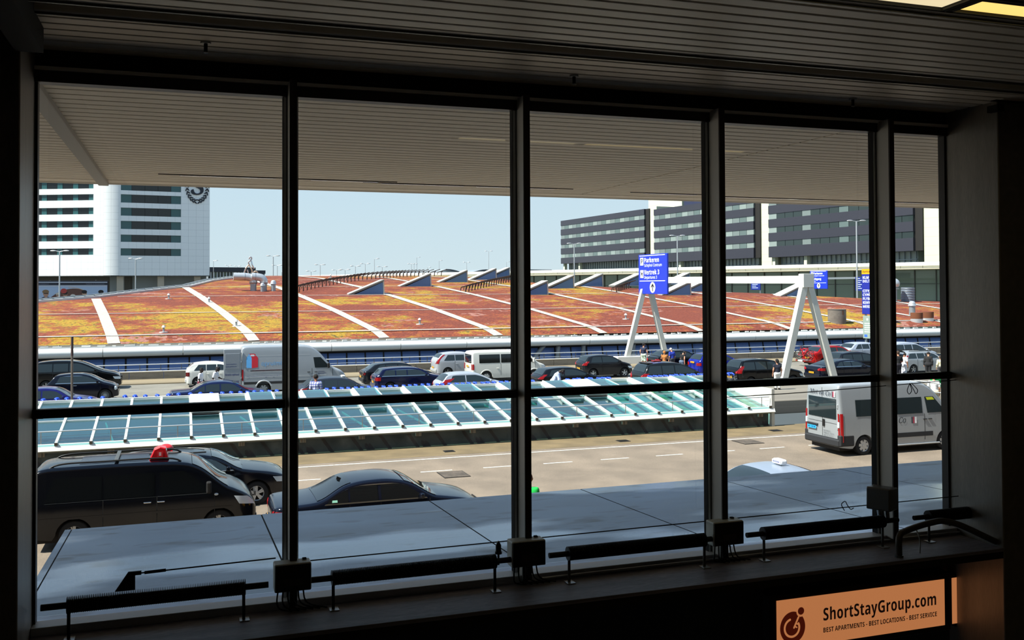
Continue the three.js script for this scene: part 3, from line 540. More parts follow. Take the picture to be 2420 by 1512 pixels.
// ---- three curved rows of brown bent brackets
{
  const t = thing('roof_bracket', 'brown bent metal bracket standing in one of the curved rows on the flowering roof', 'roof bracket', [0, 0, 0], 0, 'bent brackets in curved rows on the flowering roof');
  const bm = mat(S('#4a3a31'), 0.6, 0.2);
  part('post', [bar([0, 0, 0], [0.05, 0.62, 0], 0.13, 0.1), bar([0.05, 0.62, 0], [0.28, 0.9, 0], 0.13, 0.1)], bm, t);
  part('arm', [bar([-0.55, 0.62, 0], [0.95, 1.08, 0], 0.14, 0.1), bar([-0.55, 0.62, 0], [-0.62, 0.25, 0], 0.12, 0.08)], bm, t);
  const rowsP = [[[11.6, -105.2], [14.9, -112], [18.3, -118.6], [22.1, -125.3], [25.9, -130.5], [31.5, -139], [36, -144], [41, -146]], [[30.7, -104.9], [35.5, -112.1], [42, -121.8], [45.6, -125.4]], [[49.1, -103.7], [53.1, -108.7], [57.5, -112.5]]];
  let first = true;
  rowsP.forEach((r, ri) => {
    const cv = new THREE.CatmullRomCurve3(r.map(([x, z]) => V(x, 0, z))), n = [40, 22, 14][ri];
    for (let i = 0; i < n; i++) { const p = cv.getPointAt(i / (n - 1)), y = Math.min(7.9, roofY(p.z)) + 0.05; if (p.z < roofFar(p.x) + 1) continue; const rl = ['long left row', 'short middle row', 'right row'][ri]; if (first) { first = false; t.position.set(p.x, y, p.z); t.userData.label = 'brown bent bracket on the flowering roof, in the ' + rl; t.userData.group = 'roof brackets of the ' + rl; } else dup(t, [p.x, y, p.z], rr(-0.05, 0.05), 'brown bent bracket on the flowering roof, in the ' + rl, 'roof brackets of the ' + rl); }
  });
}
// ---- exhaust pipes, vents and drums on the roof
{
  const elbow = (x, z, label, l) => {
    const t = thing('vent_elbow', label, 'vent pipe', [x, roofY(z) + 0.1, z]);
    part('riser', [cyl(0, 0.35, 0, 0.33, 0.75, 22), cyl(0, 0.82, 0, 0.36, 0.22, 22, 0.46)], M.galv, t);
    part('elbow', tube([[0, 0.9, 0], [-0.02, 1.15, 0], [-0.25, 1.42, 0], [-0.6, 1.52, 0], [-0.9, 1.55, 0]], 0.42, 24, 18), M.paleAlu, t);
    part('outlet', [rod([-0.85, 1.55, 0], [-l, 1.58, 0], 0.43, 22)], M.paleAlu, t);
    part('seam_ring', [rod([-0.88, 1.55, 0], [-0.93, 1.55, 0], 0.445, 22), cyl(0, 0.72, 0, 0.375, 0.05, 22)], M.steel, t);
  };
  elbow(7.45, -108.4, 'fat silver elbow vent pipe on the roof, left one, its mouth to the left', 2.1);
  elbow(8.55, -108.2, 'fat silver elbow vent pipe on the roof, right of the other elbow pipe', 1.3);
  const cap = (x, z, s, label) => { const t = thing('roof_vent', label, 'roof vent', [x, roofY(z) + 0.1, z]); part('pipe', cyl(0, 0.4 * s, 0, 0.27 * s, 0.85 * s, 20), M.galv, t); part('hood', [cyl(0, 0.92 * s, 0, 0.36 * s, 0.18 * s, 20, 0.3 * s), ell(0, 1.02 * s, 0, 0.3 * s, 0.25 * s, 0.3 * s)], M.paleAlu, t); return t; };
  cap(9.55, -108, 0.95, 'short capped vent pipe right of the two elbow pipes'); cap(8.35, -107.5, 0.75, 'small capped vent pipe in front of the right elbow pipe');
  const drum = (x, z, r, h, rusty, label) => {
    const t = thing('roof_drum', label, 'roof drum', [x, 2.0, z]);
    part('lower_shell', cyl(0, rusty ? h * 0.28 : h / 2, 0, r, rusty ? h * 0.56 : h, 26), rusty ? M.paleAlu : mat(0xffffff, 0.8, 0, { map: rep(grainTex(128, sunlit('#a59c92', 2.4), 0.2, 5, 201, 0.2), 2, 1) }), t);
    if (rusty) part('rusty_band', cyl(0, h * 0.78, 0, r * 1.01, h * 0.44, 26), M.rust, t); else part('rim', [cyl(0, h, 0, r * 1.02, 0.05, 26)], M.frameGrey, t);
    if (!rusty) part('stain', [ext(-0.02, 0.09, h * 0.72, h * 0.97, r - 0.03, r + 0.004)], M.rust, t);
  };
  drum(59.9, -77.0, 0.85, 1.75, false, 'large grey concrete drum at the roof edge right of the gantry');
  drum(66.0, -76.6, 0.42, 1.35, true, 'narrow drum with a rusty top band, left of the three at the right end');
  drum(69.1, -76.6, 0.58, 1.35, true, 'drum with a rusty top band, middle of the three at the right end');
  drum(71.0, -77.2, 0.58, 1.4, true, 'drum with a rusty top band, right one of the three, under the mushroom vent');
  { const t = cap(71.6, -80, 1.15, 'pale mushroom vent rising behind the rusty drums'); t.position.y = 3.0; }
  { const t = thing('vent_cowl', 'big silver ball-topped vent beside a ribbed grey drum near the far right', 'roof vent', [79.0, 4.0, -91.2]);
    part('stem', cyl(0, 0.9, 0, 0.35, 2.2, 20), M.galv, t); part('ball', ell(0, 2.3, 0, 0.68, 0.62, 0.68, 20), M.paleAlu, t); part('collar', cyl(0, 1.7, 0, 0.6, 0.12, 22), M.steel, t);
    const d = thing('ribbed_drum', 'ribbed grey ventilation drum right of the ball-topped vent', 'roof vent', [81.2, 4.0, -91.4]); part('shell', cyl(0, 0.9, 0, 0.75, 1.9, 24), mat(S('#74808e'), 0.5, 0.3), d); const rb = []; for (let i = 0; i < 6; i++) { const g = new THREE.TorusGeometry(0.76, 0.03, 6, 28); g.rotateX(Math.PI / 2); g.translate(0, 0.2 + i * 0.3, 0); rb.push(g); } part('ribs', rb, M.galv, d); }
  const spots = [[-1.3, -78.2, 'left of the first gravel band'], [-1.2, -100, 'near the far left verge'], [2.5, -96.5, 'between the two left gravel bands'], [4.2, -80.6, 'beside the second gravel band'], [19.3, -80, 'in the second window bay'], [39.3, -81, 'left of the blue sign leg'], [49, -80.2, 'just right of the third mullion'], [13.9, -130, 'far up beside the pergola row'], [19.5, -133, 'high on the roof near its crest']];
  spots.forEach(([x, z, l]) => { const t = thing('roof_outlet', `tiny white capped roof outlet ${l}`, 'roof outlet', [x, roofY(z) + 0.08, z]); part('base', cyl(0, 0.03, 0, 0.32, 0.06, 14), M.white, t); part('stub', cyl(0, 0.25, 0, 0.08, 0.4, 10), M.galv, t); part('hood', cyl(0, 0.48, 0, 0.16, 0.16, 12, 0.08), M.white, t); });
  // bent-wire sculpture behind the pipes
  const t = thing('wire_sculpture', 'tall tangled sculpture of bent silvery tubes rising behind the elbow pipes', 'sculpture', [8.2, 6.9, -125]); t.scale.setScalar(0.7);
  const P = [[[-1.9, 0.3, 0], [-1.2, 1.4, 0], [-0.8, 2.4, 0.2]], [[-0.8, 2.4, 0.2], [-0.3, 3.0, 0], [0.2, 2.4, 0.1], [0.35, 1.6, 0], [0.1, 0.9, 0.2], [0.5, 0.2, 0]], [[-0.1, 2.9, 0], [-0.3, 3.6, 0.1], [0.1, 3.9, 0], [0.25, 4.3, 0], [0, 4.5, 0.1], [-0.25, 4.1, 0]], [[0.2, 3.8, 0], [0.4, 3.0, 0.1], [0.7, 2.4, 0]], [[0.35, 1.6, 0], [0.9, 1.9, 0.1], [1.3, 1.7, 0], [1.0, 1.1, 0.2], [0.6, 0.8, 0]], [[-0.5, 2.2, 0.1], [-0.35, 1.3, 0], [-0.7, 0.7, 0.1]], [[-0.7, 0.6, 0], [-0.3, 0.75, 0.1], [0.0, 0.55, 0]], [[0.1, 0.9, 0], [0.65, 0.5, 0.1], [0.3, -0.1, 0]]];
  P.forEach((p, i) => part('bent_tube', tube(p, 0.13, 20, 7), i % 3 === 2 ? M.paleAlu : i % 3 ? mat(S('#c9b49c'), 0.4, 0.2) : M.chrome, t));
}
// ================================================================ VEHICLES
function pchip(pts) {                                    // smooth monotone curve through points sorted by x
  const n = pts.length, X = pts.map((p) => p[0]), Y = pts.map((p) => p[1]), h = [], s = [], m = [];
  for (let i = 0; i < n - 1; i++) { h.push(X[i + 1] - X[i]); s.push((Y[i + 1] - Y[i]) / h[i]); }
  for (let i = 0; i < n; i++) m.push(i === 0 ? s[0] : i === n - 1 ? s[n - 2] : s[i - 1] * s[i] <= 0 ? 0 : 2 * s[i - 1] * s[i] / (s[i - 1] + s[i]) * 0.9 + 0.05 * (s[i - 1] + s[i]));
  return (x) => { if (x <= X[0]) return Y[0]; if (x >= X[n - 1]) return Y[n - 1]; let i = 0; while (x > X[i + 1]) i++; const t = (x - X[i]) / h[i], a = t * t, b = a * t; return Y[i] * (2 * b - 3 * a + 1) + m[i] * h[i] * (b - 2 * a + t) + Y[i + 1] * (3 * a - 2 * b) + m[i + 1] * h[i] * (b - a); };
}
const paint = (c, o = {}) => phys(S(c), o.metal ? 0.3 : 0.12, { metalness: o.metal ?? 0.0, ior: 1.45, ...o.more });
const plateTex = (bg, fg) => canvas(128, 32, (g) => { g.fillStyle = bg; g.fillRect(0, 0, 128, 32); g.fillStyle = fg; [[10, 14], [28, 10], [46, 5], [58, 12], [74, 12], [92, 5], [102, 14]].forEach(([x, w]) => g.fillRect(x, 8, w, 16)); g.fillStyle = bg; for (let i = 0; i < 9; i++) g.fillRect(12 + i * 12.5, 12 + (i % 3) * 3, 4, 4); });
const PLATE = { y: mat(0xffffff, 0.4, 0, { map: plateTex('#e9a81c', '#3a2a10') }), b: mat(0xffffff, 0.4, 0, { map: plateTex('#2aa7ea', '#0d3a66') }) };
const wheels = {};
function wheelGeos(r, style) {
  const key = r + style; if (wheels[key]) return wheels[key];
  const w = 0.2, pts = [[r * 0.62, -w / 2], [r * 0.9, -w / 2], [r * 0.985, -w * 0.4], [r, -w * 0.2], [r, w * 0.2], [r * 0.985, w * 0.4], [r * 0.9, w / 2], [r * 0.62, w / 2]].map((p) => new THREE.Vector2(...p));
  const tyre = new THREE.LatheGeometry(pts, 30); tyre.rotateX(Math.PI / 2);
  const g = []; const ring = new THREE.LatheGeometry([[r * 0.56, w * 0.28], [r * 0.62, w * 0.46], [r * 0.66, w * 0.46], [r * 0.66, -w * 0.46], [r * 0.56, -w * 0.4]].map((p) => new THREE.Vector2(...p)), 30); ring.rotateX(Math.PI / 2); g.push(ring);
  const n = style === 'fine' ? 18 : style === 'cover' ? 7 : 5;
  for (let i = 0; i < n; i++) { const b = new THREE.BoxGeometry(r * 0.58, style === 'fine' ? 0.018 : style === 'cover' ? r * 0.3 : 0.065, 0.035); b.translate(r * 0.32, 0, w * 0.36); b.rotateZ(i * 2 * Math.PI / n + 0.3); g.push(b); if (style === 'twin') { const c = new THREE.BoxGeometry(r * 0.56, 0.03, 0.03); c.translate(r * 0.32, 0, w * 0.36); c.rotateZ(i * 2 * Math.PI / n + 0.62); g.push(c); } }
  const hub = new THREE.CylinderGeometry(r * 0.16, r * 0.18, 0.05, 14); hub.rotateX(Math.PI / 2); hub.translate(0, 0, w * 0.38); g.push(hub);
  const back = new THREE.CylinderGeometry(r * 0.6, r * 0.6, 0.02, 24); back.rotateX(Math.PI / 2); back.translate(0, 0, 0.0);
  return wheels[key] = { tyre, rim: merge(g), back };
}
const TOPS = {
  sedan: [[0, 0.88], [0.012, 0.97], [0.05, 1.0], [0.16, 1.03], [0.2, 1.06], [0.34, 1.38], [0.42, 1.44], [0.5, 1.45], [0.57, 1.42], [0.63, 1.34], [0.75, 1.02], [0.79, 0.985], [0.9, 0.89], [0.96, 0.8], [0.99, 0.68], [1, 0.58]],
  coupe: [[0, 0.86], [0.012, 0.97], [0.06, 1.0], [0.11, 1.04], [0.3, 1.31], [0.4, 1.375], [0.5, 1.39], [0.58, 1.35], [0.64, 1.27], [0.75, 1.0], [0.8, 0.96], [0.9, 0.86], [0.96, 0.77], [0.99, 0.66], [1, 0.56]],
  hatch: [[0, 0.86], [0.012, 0.97], [0.05, 1.03], [0.085, 1.1], [0.17, 1.36], [0.22, 1.42], [0.4, 1.47], [0.5, 1.46], [0.57, 1.42], [0.63, 1.34], [0.77, 1.01], [0.81, 0.97], [0.92, 0.86], [0.97, 0.75], [0.99, 0.66], [1, 0.58]],
  city: [[0, 0.9], [0.015, 1.0], [0.045, 1.08], [0.12, 1.38], [0.17, 1.44], [0.36, 1.49], [0.47, 1.48], [0.56, 1.42], [0.63, 1.32], [0.78, 1.04], [0.83, 0.99], [0.93, 0.87], [0.975, 0.74], [1, 0.58]],
  wagon: [[0, 0.88], [0.012, 1.0], [0.035, 1.04], [0.105, 1.33], [0.15, 1.38], [0.36, 1.42], [0.47, 1.41], [0.55, 1.37], [0.61, 1.29], [0.73, 1.0], [0.77, 0.96], [0.9, 0.86], [0.965, 0.76], [0.99, 0.66], [1, 0.58]],
  mpv: [[0, 0.95], [0.01, 1.1], [0.03, 1.2], [0.08, 1.56], [0.115, 1.64], [0.3, 1.71], [0.42, 1.7], [0.52, 1.63], [0.6, 1.5], [0.78, 1.1], [0.83, 1.04], [0.93, 0.92], [0.975, 0.8], [1, 0.62]],
  egg: [[0, 0.98], [0.015, 1.15], [0.04, 1.27], [0.1, 1.5], [0.16, 1.56], [0.34, 1.62], [0.46, 1.6], [0.55, 1.53], [0.63, 1.41], [0.79, 1.08], [0.84, 1.02], [0.93, 0.9], [0.975, 0.77], [1, 0.6]],
  van: [[0, 1.75], [0.008, 1.86], [0.03, 1.93], [0.08, 1.955], [0.4, 1.96], [0.6, 1.95], [0.69, 1.9], [0.74, 1.8], [0.87, 1.2], [0.9, 1.13], [0.955, 1.02], [0.985, 0.86], [1, 0.66]],
  vito: [[0, 1.66], [0.01, 1.76], [0.035, 1.85], [0.08, 1.885], [0.35, 1.9], [0.6, 1.88], [0.68, 1.83], [0.73, 1.73], [0.86, 1.24], [0.9, 1.15], [0.96, 0.98], [0.985, 0.84], [1, 0.64]],
  highvan: [[0, 2.5], [0.006, 2.62], [0.02, 2.7], [0.05, 2.74], [0.4, 2.75], [0.58, 2.73], [0.65, 2.66], [0.7, 2.5], [0.79, 1.95], [0.855, 1.5], [0.88, 1.4], [0.955, 1.2], [0.985, 1.0], [1, 0.7]],
  ducato: [[0, 2.34], [0.006, 2.44], [0.02, 2.5], [0.05, 2.52], [0.4, 2.53], [0.6, 2.51], [0.66, 2.45], [0.72, 2.28], [0.84, 1.6], [0.89, 1.34], [0.95, 1.15], [0.985, 0.9], [1, 0.66]],
};
// side glass by style: panes as [x bottom-left, x top-left, x top-right, x bottom-right] in fractions, low and high edge
const GLASS = {
  sedan: { lo: 1.0, hi: 1.34, p: [[0.235, 0.30, 0.335, 0.335], [0.345, 0.345, 0.475, 0.475], [0.49, 0.49, 0.60, 0.70]], ws: [0.605, 0.755], rw: [0.195, 0.355] },
  coupe: { lo: 0.99, hi: 1.28, p: [[0.25, 0.32, 0.36, 0.36], [0.37, 0.37, 0.485, 0.485], [0.50, 0.50, 0.60, 0.70]], ws: [0.615, 0.755], rw: [0.12, 0.31] },
  hatch: { lo: 1.0, hi: 1.36, p: [[0.15, 0.235, 0.30, 0.30], [0.31, 0.31, 0.465, 0.465], [0.48, 0.48, 0.59, 0.72]], ws: [0.6, 0.77], rw: [0.075, 0.175] },
  city: { lo: 1.03, hi: 1.38, p: [[0.14, 0.19, 0.36, 0.36], [0.375, 0.375, 0.57, 0.735]], ws: [0.585, 0.78], rw: [0.045, 0.135] },
  wagon: { lo: 0.99, hi: 1.31, p: [[0.085, 0.135, 0.25, 0.25], [0.265, 0.265, 0.40, 0.40], [0.415, 0.415, 0.57, 0.68]], ws: [0.57, 0.735], rw: [0.04, 0.11] },
  mpv: { lo: 1.1, hi: 1.55, p: [[0.06, 0.1, 0.25, 0.25], [0.262, 0.262, 0.42, 0.42], [0.435, 0.435, 0.56, 0.735]], ws: [0.55, 0.785], rw: [0.03, 0.09] },
  egg: { lo: 1.1, hi: 1.47, p: [[0.12, 0.19, 0.30, 0.30], [0.31, 0.31, 0.455, 0.455], [0.47, 0.47, 0.57, 0.745]], ws: [0.57, 0.79], rw: [0.04, 0.115] },
  van: { lo: 1.22, hi: 1.76, p: [[0.09, 0.09, 0.36, 0.36], [0.375, 0.375, 0.585, 0.585], [0.645, 0.645, 0.715, 0.83]], ws: [0.72, 0.875] },
  vito: { lo: 1.13, hi: 1.66, p: [[0.055, 0.1, 0.3, 0.3], [0.31, 0.31, 0.53, 0.53], [0.555, 0.555, 0.665, 0.80]], ws: [0.7, 0.865] },
  highvan: { lo: 1.45, hi: 2.05, p: [[0.69, 0.675, 0.745, 0.84]], ws: [0.69, 0.865] },
  ducato: { lo: 1.38, hi: 1.96, p: [[0.12, 0.12, 0.42, 0.42], [0.435, 0.435, 0.64, 0.64], [0.68, 0.665, 0.735, 0.83]], ws: [0.69, 0.885] },
};
function car(s) {
  const { L, W } = s, kind = s.kind, base = TOPS[kind], hMax = Math.max(...base.map((p) => p[1])), H = s.H ?? hMax, sy = H / hMax;
  const top = pchip(base.map(([x, y]) => [(x - 0.5) * L, y * sy])), G = GLASS[kind], big = ['van', 'vito', 'highvan', 'ducato'].includes(kind);
  const belt = G.lo * sy - 0.04, tum = s.tum ?? (big ? 0.1 : 0.24), rB = s.rB ?? (big ? 0.1 : 0.3), rF = s.rF ?? 0.5, wr = s.wr ?? (big ? 0.34 : 0.31);
  const ax = s.ax ?? [-0.5 * L + 0.185 * L, 0.5 * L - 0.185 * L], sill = s.sill ?? (big ? 0.26 : 0.2), m = s.paint;
  const endIn = (d, r, k) => d < r ? r * k * (1 - Math.sqrt(Math.max(0, 1 - (1 - d / r) ** 2))) : 0;
  const hw = (x) => W / 2 - endIn(x + L / 2, rB, 0.75) - endIn(L / 2 - x, rF, 0.62);
  const w = (x, y) => { let k = 1; if (y > belt) k -= tum * Math.pow((y - belt) / (H - belt), 1.15); if (y < 0.5 * sy) k -= 0.05 * Math.pow((0.5 * sy - y) / 0.4, 2); k -= 0.018 * Math.pow(clamp((y - 0.62) / 0.5, -1, 1), 2); return hw(x) * k; };
  const yb = (x) => { let y = sill + 0.06 * clamp((Math.abs(x) - L / 2 + 0.4) / 0.4, 0, 1); for (const a of ax) { const d = Math.abs(x - a), R = wr + 0.055; if (d < R) y = Math.max(y, wr + Math.sqrt(R * R - d * d)); } return Math.min(y, top(x) - 0.08); };
  const xs = new Set(); for (let i = 0; i <= 44; i++) xs.add(-L / 2 + L * i / 44); for (const e of [0.02, 0.05, 0.09, 0.14]) { xs.add(-L / 2 + e); xs.add(L / 2 - e); }
  for (const a of ax) for (let i = -6; i <= 6; i++) xs.add(a + (wr + 0.054) * Math.sin(i * Math.PI / 12));
  const X = [...xs].map((x) => clamp(x, -L / 2, L / 2)).sort((a, b) => a - b).filter((x, i, q) => !i || x - q[i - 1] > 0.004);
  const half = (x) => {
    const t = top(x), b = yb(x), cr = Math.min(s.cr ?? 0.1, (t - b) / 3), p = [];
    for (let i = 0; i <= 9; i++) { const y = lerp(b, t - cr, i / 9); p.push([y, w(x, y)]); }
    const we = w(x, t - cr); for (const q of [25, 50, 75]) p.push([t - cr + cr * Math.sin(q * Math.PI / 180), we - cr + cr * Math.cos(q * Math.PI / 180)]);
    for (let i = 0; i <= 4; i++) { const z = (we - cr) * (1 - i / 4); p.push([t + 0.025 * (1 - (z / (we - cr)) ** 2), z]); }
    return p;
  };
  const rows = X.map((x) => { const p = half(x), r = [...p.map(([y, z]) => [x, y, z]), ...p.slice(0, -1).reverse().map(([y, z]) => [x, y, -z])]; r.push(r[0].slice()); return r; });
  const capEnd = (r) => { const c = r.reduce((a, p) => [a[0] + p[0] / r.length, a[1] + p[1] / r.length, a[2] + p[2] / r.length], [0, 0, 0]); return r.map((p) => [c[0], lerp(c[1], p[1], 0.02), p[2] * 0.02]); };
  let body = quadStrip([capEnd(rows[0]), ...rows, capEnd(rows[rows.length - 1])]); body.computeVertexNormals();
  // orientation check: the roof must face up
  const mid = Math.floor(rows.length / 2) + 1, n = body.attributes.normal; if (n.getY(mid * rows[0].length + 16) < 0) { const a = body.index.array; for (let i = 0; i < a.length; i += 3) { const k = a[i]; a[i] = a[i + 1]; a[i + 1] = k; } }
  body = toCreasedNormals(body, 0.75);
  const o = thing(s.name ?? 'car', s.label, s.cat ?? 'car', [s.x, s.y ?? 0, s.z], s.turn ?? 0);
  part('body', body, m, o);
  const inner = part('underbody', [ext(-L / 2 + 0.12, L / 2 - 0.25, 0.16, 0.62 * sy, -(W / 2 - 0.24), W / 2 - 0.24), ...ax.map((a) => ext(a - wr - 0.05, a + wr + 0.05, 0.2, wr * 2.0, -(W / 2 - 0.22), W / 2 - 0.22))], M.dark, o);
  // --- patches on the body skin
  const glassM = s.glass ?? M.glassDark;
  const skin = (fn, nu, nv) => { const a = []; for (let i = 0; i <= nv; i++) { const r = []; for (let j = 0; j <= nu; j++) r.push(fn(j / nu, i / nv)); a.push(r); } return quadStrip(a); };
  const flip = (g) => { const a = g.index.array; for (let i = 0; i < a.length; i += 3) { const k = a[i]; a[i] = a[i + 1]; a[i + 1] = k; } g.computeVertexNormals(); return g; };
  const side = (q, lo, hi, sg, off = 0.008, marg = 0.085) => { const g = skin((u, v) => { const x = (lerp(lerp(q[0], q[1], v), lerp(q[3], q[2], v), u) - 0.5) * L, y = Math.min(lerp(lo, hi, v), top(x) - marg); return [x, y, sg * (w(x, y) + off)]; }, 10, 5); return sg > 0 ? g : flip(g); };
  const over = (xa, xb, inset, off = 0.012) => { const g = skin((u, v) => { const x = (lerp(xa, xb, v) - 0.5) * L, t = top(x), e = 0.01, sl = (top(x + e) - top(x - e)) / (2 * e), k = 1 / Math.hypot(1, sl), zm = w(x, t - 0.1) - inset, z = lerp(-zm, zm, u); const zz = z / (w(x, t - 0.1) - 0.1); return [x - sl * k * off, t + 0.025 * (1 - zz * zz) + k * off, z]; }, 10, 8); if (g.attributes.normal.getY(20) < 0) flip(g); return g; };
  const lo = G.lo * sy, hi = G.hi * sy;
  G.p.forEach((q, i) => { if (s.skipGlass?.includes(i)) return; for (const sg of [1, -1]) part('side_window', side(q, lo, hi, sg), glassM, o); });
  if (s.trim) for (const sg of [1, -1]) part('window_trim', [side([G.p[0][0] - 0.01, G.p[0][0] - 0.005, G.p.at(-1)[3] + 0.005, G.p.at(-1)[3] + 0.01], lo - 0.025, lo + 0.002, sg, 0.012), side([G.p[0][1] - 0.0, G.p[0][1] + 0.01, G.p.at(-1)[2], G.p.at(-1)[2] + 0.01], hi, hi + 0.02, sg, 0.012)], M.chrome, o);
  if (!s.noWs) part('windshield', over(...G.ws, 0.07), glassM, o);
  if (G.rw && !s.noRw) part('rear_window', over(...G.rw, 0.14), glassM, o);
  if (big && s.rearGlass !== false) part('rear_window', rbx(-L / 2 - 0.002, (lo + hi) / 2, 0, 0.03, hi - lo, W * 0.74, 0.012), glassM, o);
  // door gaps
  if (s.seams) for (const sg of [1, -1]) part('door_gap', s.seams.map((f) => side([f, f, f + 0.0035, f + 0.0035], 0.42 * sy, lo - 0.02, sg, 0.004)), M.black, o);
  if (s.creases) for (const sg of [1, -1]) part('rub_strip', s.creases.map(([a, b, y, h2]) => side([a, a, b, b], y, y + h2, sg, 0.012)), s.creaseM ?? m, o);
  // --- lights, bumpers, plate
  const ly = s.ly ?? (big ? 0.9 : 0.68) * sy, fx = L / 2;
  for (const sg of [1, -1]) {
    const hl = s.head ?? { l: 0.42, h: 0.15, lean: -0.03 };
    const hg = skin((u, v) => { const x = L / 2 - 0.04 - hl.l * u * (0.75 + 0.25 * v), y = Math.min(ly - hl.h / 2 + v * hl.h + hl.lean * (1 - u), top(x) - 0.03); return [x, y, sg * (w(x, y) + 0.012)]; }, 8, 4); if (sg > 0) flip(hg);
    part('headlight', s.round ? ell(fx - 0.16, ly, sg * (hw(fx - 0.16) - 0.03), 0.1, 0.11, 0.06) : hg, M.lampGlass, o);
    const tl = s.tail ?? { y: 0.8 * sy, h: 0.2, l: 0.16 };
    const back = (y) => { let x = -L / 2; while (top(x) < y + 0.02 && x < 0) x += 0.01; return x; };
    const tg = skin((u, v) => { const y = tl.y - tl.h / 2 + v * tl.h + (tl.lean ?? 0) * u, x = back(y) + 0.012 + u * tl.l * (1 + (tl.s ?? 0) * v); return [x, y, sg * (w(x, y) + 0.012)]; }, 6, 4); if (sg < 0) flip(tg);
    const rg = skin((u, v) => { const y = tl.y - tl.h / 2 + v * tl.h, x = back(y), zz = hw(x + 0.02) * (w(x + 0.02, y) / hw(x + 0.02)); return [x - 0.012, y, sg * (zz - 0.01 - u * (tl.rw ?? 0.2))]; }, 3, 4);
    part('tail_light', [tg, rg], s.tailM ?? M.red, o);
    const mx = (G.p.at(-1)[3] - 0.5) * L - (big ? 0.12 : 0.1), my = lo + (big ? 0.12 : 0.05);
    part('mirror', [rbx(mx, my, sg * (w(mx, my) + 0.1), big ? 0.12 : 0.11, big ? 0.28 : 0.13, 0.17, 0.04)], s.mirrorM ?? (big ? M.black : m), o);
    for (const f of s.handles ?? [0.33, 0.52]) { const hx = (f - 0.5) * L, hy = s.hy ?? 0.88 * sy; part('door_handle', rbx(hx, hy, sg * (w(hx, hy) + 0.018), 0.17, 0.03, 0.03, 0.012), s.handleM ?? m, o); }
  }
  const bumpM = s.bumper ?? m;
  part('rear_bumper', [rbx(-L / 2 + 0.03, 0.44 * Math.min(1, sy), 0, 0.16, 0.22, hw(-L / 2 + 0.06) * 2 - 0.06, 0.05)], bumpM, o);
  part('front_bumper', [rbx(L / 2 - 0.05, 0.4, 0, 0.12, 0.22, hw(L / 2 - 0.06) * 2 - 0.1, 0.05), ], bumpM, o);
  part('grille', [rbx(L / 2 - 0.0, ly - 0.02, 0, 0.03, 0.12, 0.55, 0.02)], M.black, o);
  part('number_plate', [(() => { const g = new THREE.PlaneGeometry(0.5, 0.11); g.rotateY(-Math.PI / 2); g.translate(-L / 2 - 0.055 + (s.plateIn ?? 0), s.py ?? (big ? 1.0 : 0.62 * sy), s.pz ?? 0); return g; })()], s.plate ?? PLATE.y, o);
  const wg = wheelGeos(wr, s.rim ?? 'five'), rimM = s.rimM ?? M.steel;
  for (const a of ax) for (const sg of [1, -1]) { const wl = new THREE.Mesh(wg.tyre, M.tyre); wl.name = 'wheel'; wl.position.set(a, wr, sg * (W / 2 - 0.14)); if (sg < 0) wl.rotation.y = Math.PI; o.add(wl); const r = part('rim', wg.rim, rimM, wl); part('hub_back', wg.back, M.black, wl); wl.castShadow = wl.receiveShadow = true; }
  return { o, w, top, hw, L, W, lo, hi, sy, side, over, skin, flip };
}
const P = { navy: paint('#0c1330'), blue: paint('#101c7a'), black: paint('#07080a'), char: paint('#15181d'), grey: paint('#2e3540', { metal: 0.3 }), silver: paint('#a9aeb3', { metal: 0.45 }), white: paint('#d3d3cd'), red: paint('#8f0f0c'), midnight: paint('#0a0e1c'), violet: paint('#191a58'), paleSilver: paint('#b4bcc8', { metal: 0.4 }), yellow: paint('#d8b400') };
const trimDark = mat(S('#222326'), 0.7);
// --- far road, lane next to the island
car({ kind: 'sedan', L: 4.7, W: 1.8, x: -5.99, z: -49.4, paint: P.violet, label: 'dark violet-blue sedan cut off at the left column, nearest the glass roof', seams: [0.34, 0.48] });
car({ kind: 'sedan', L: 4.9, W: 1.85, x: 1.89, z: -49.8, paint: paint('#141d40'), label: 'dark blue sedan in front of the open-doored silver delivery van', seams: [0.34, 0.482, 0.72], tail: { y: 0.78, h: 0.2, l: 0.25 } });
{ const c = car({ kind: 'hatch', L: 4.2, W: 1.75, H: 1.44, x: 7.68, z: -49.8, paint: P.grey, label: 'dark grey hatchback with the driver window down, beside the man in the plaid shirt', seams: [0.47, 0.72], tail: { y: 0.84, h: 0.2, l: 0.4, s: -0.3, lean: 0.06 } });
  part('roof_lamp', rbx(0.25, c.top(0.25) + 0.06, 0, 0.2, 0.1, 0.42, 0.04), M.white, c.o); }
car({ kind: 'wagon', L: 4.48, W: 1.74, x: 12.7, z: -54.8, paint: paint('#070e33'), label: 'navy blue estate car with silver window trim in the second window bay', trim: true, seams: [0.26, 0.41, 0.69], tail: { y: 0.82, h: 0.2, l: 0.26 }, plateIn: 0.03 }).o.userData.x = 1;
{ const c = car({ kind: 'city', L: 3.95, W: 1.72, H: 1.47, x: 14.81, z: -49.6, paint: paint('#aab0b8', { metal: 0.35 }), label: 'small silver hatchback with an arm out of its window, in front of the white van', seams: [0.37, 0.735], tail: { y: 0.98, h: 0.34, l: 0.3, s: 0.6, lean: 0.08 } }); }
car({ kind: 'city', L: 4.1, W: 1.75, H: 1.43, x: 21.15, z: -51.3, paint: paint('#0b0d12'), label: 'small black hatchback beside the bending man in the pale blue shirt', seams: [0.37, 0.735], tail: { y: 0.95, h: 0.26, l: 0.2 } });
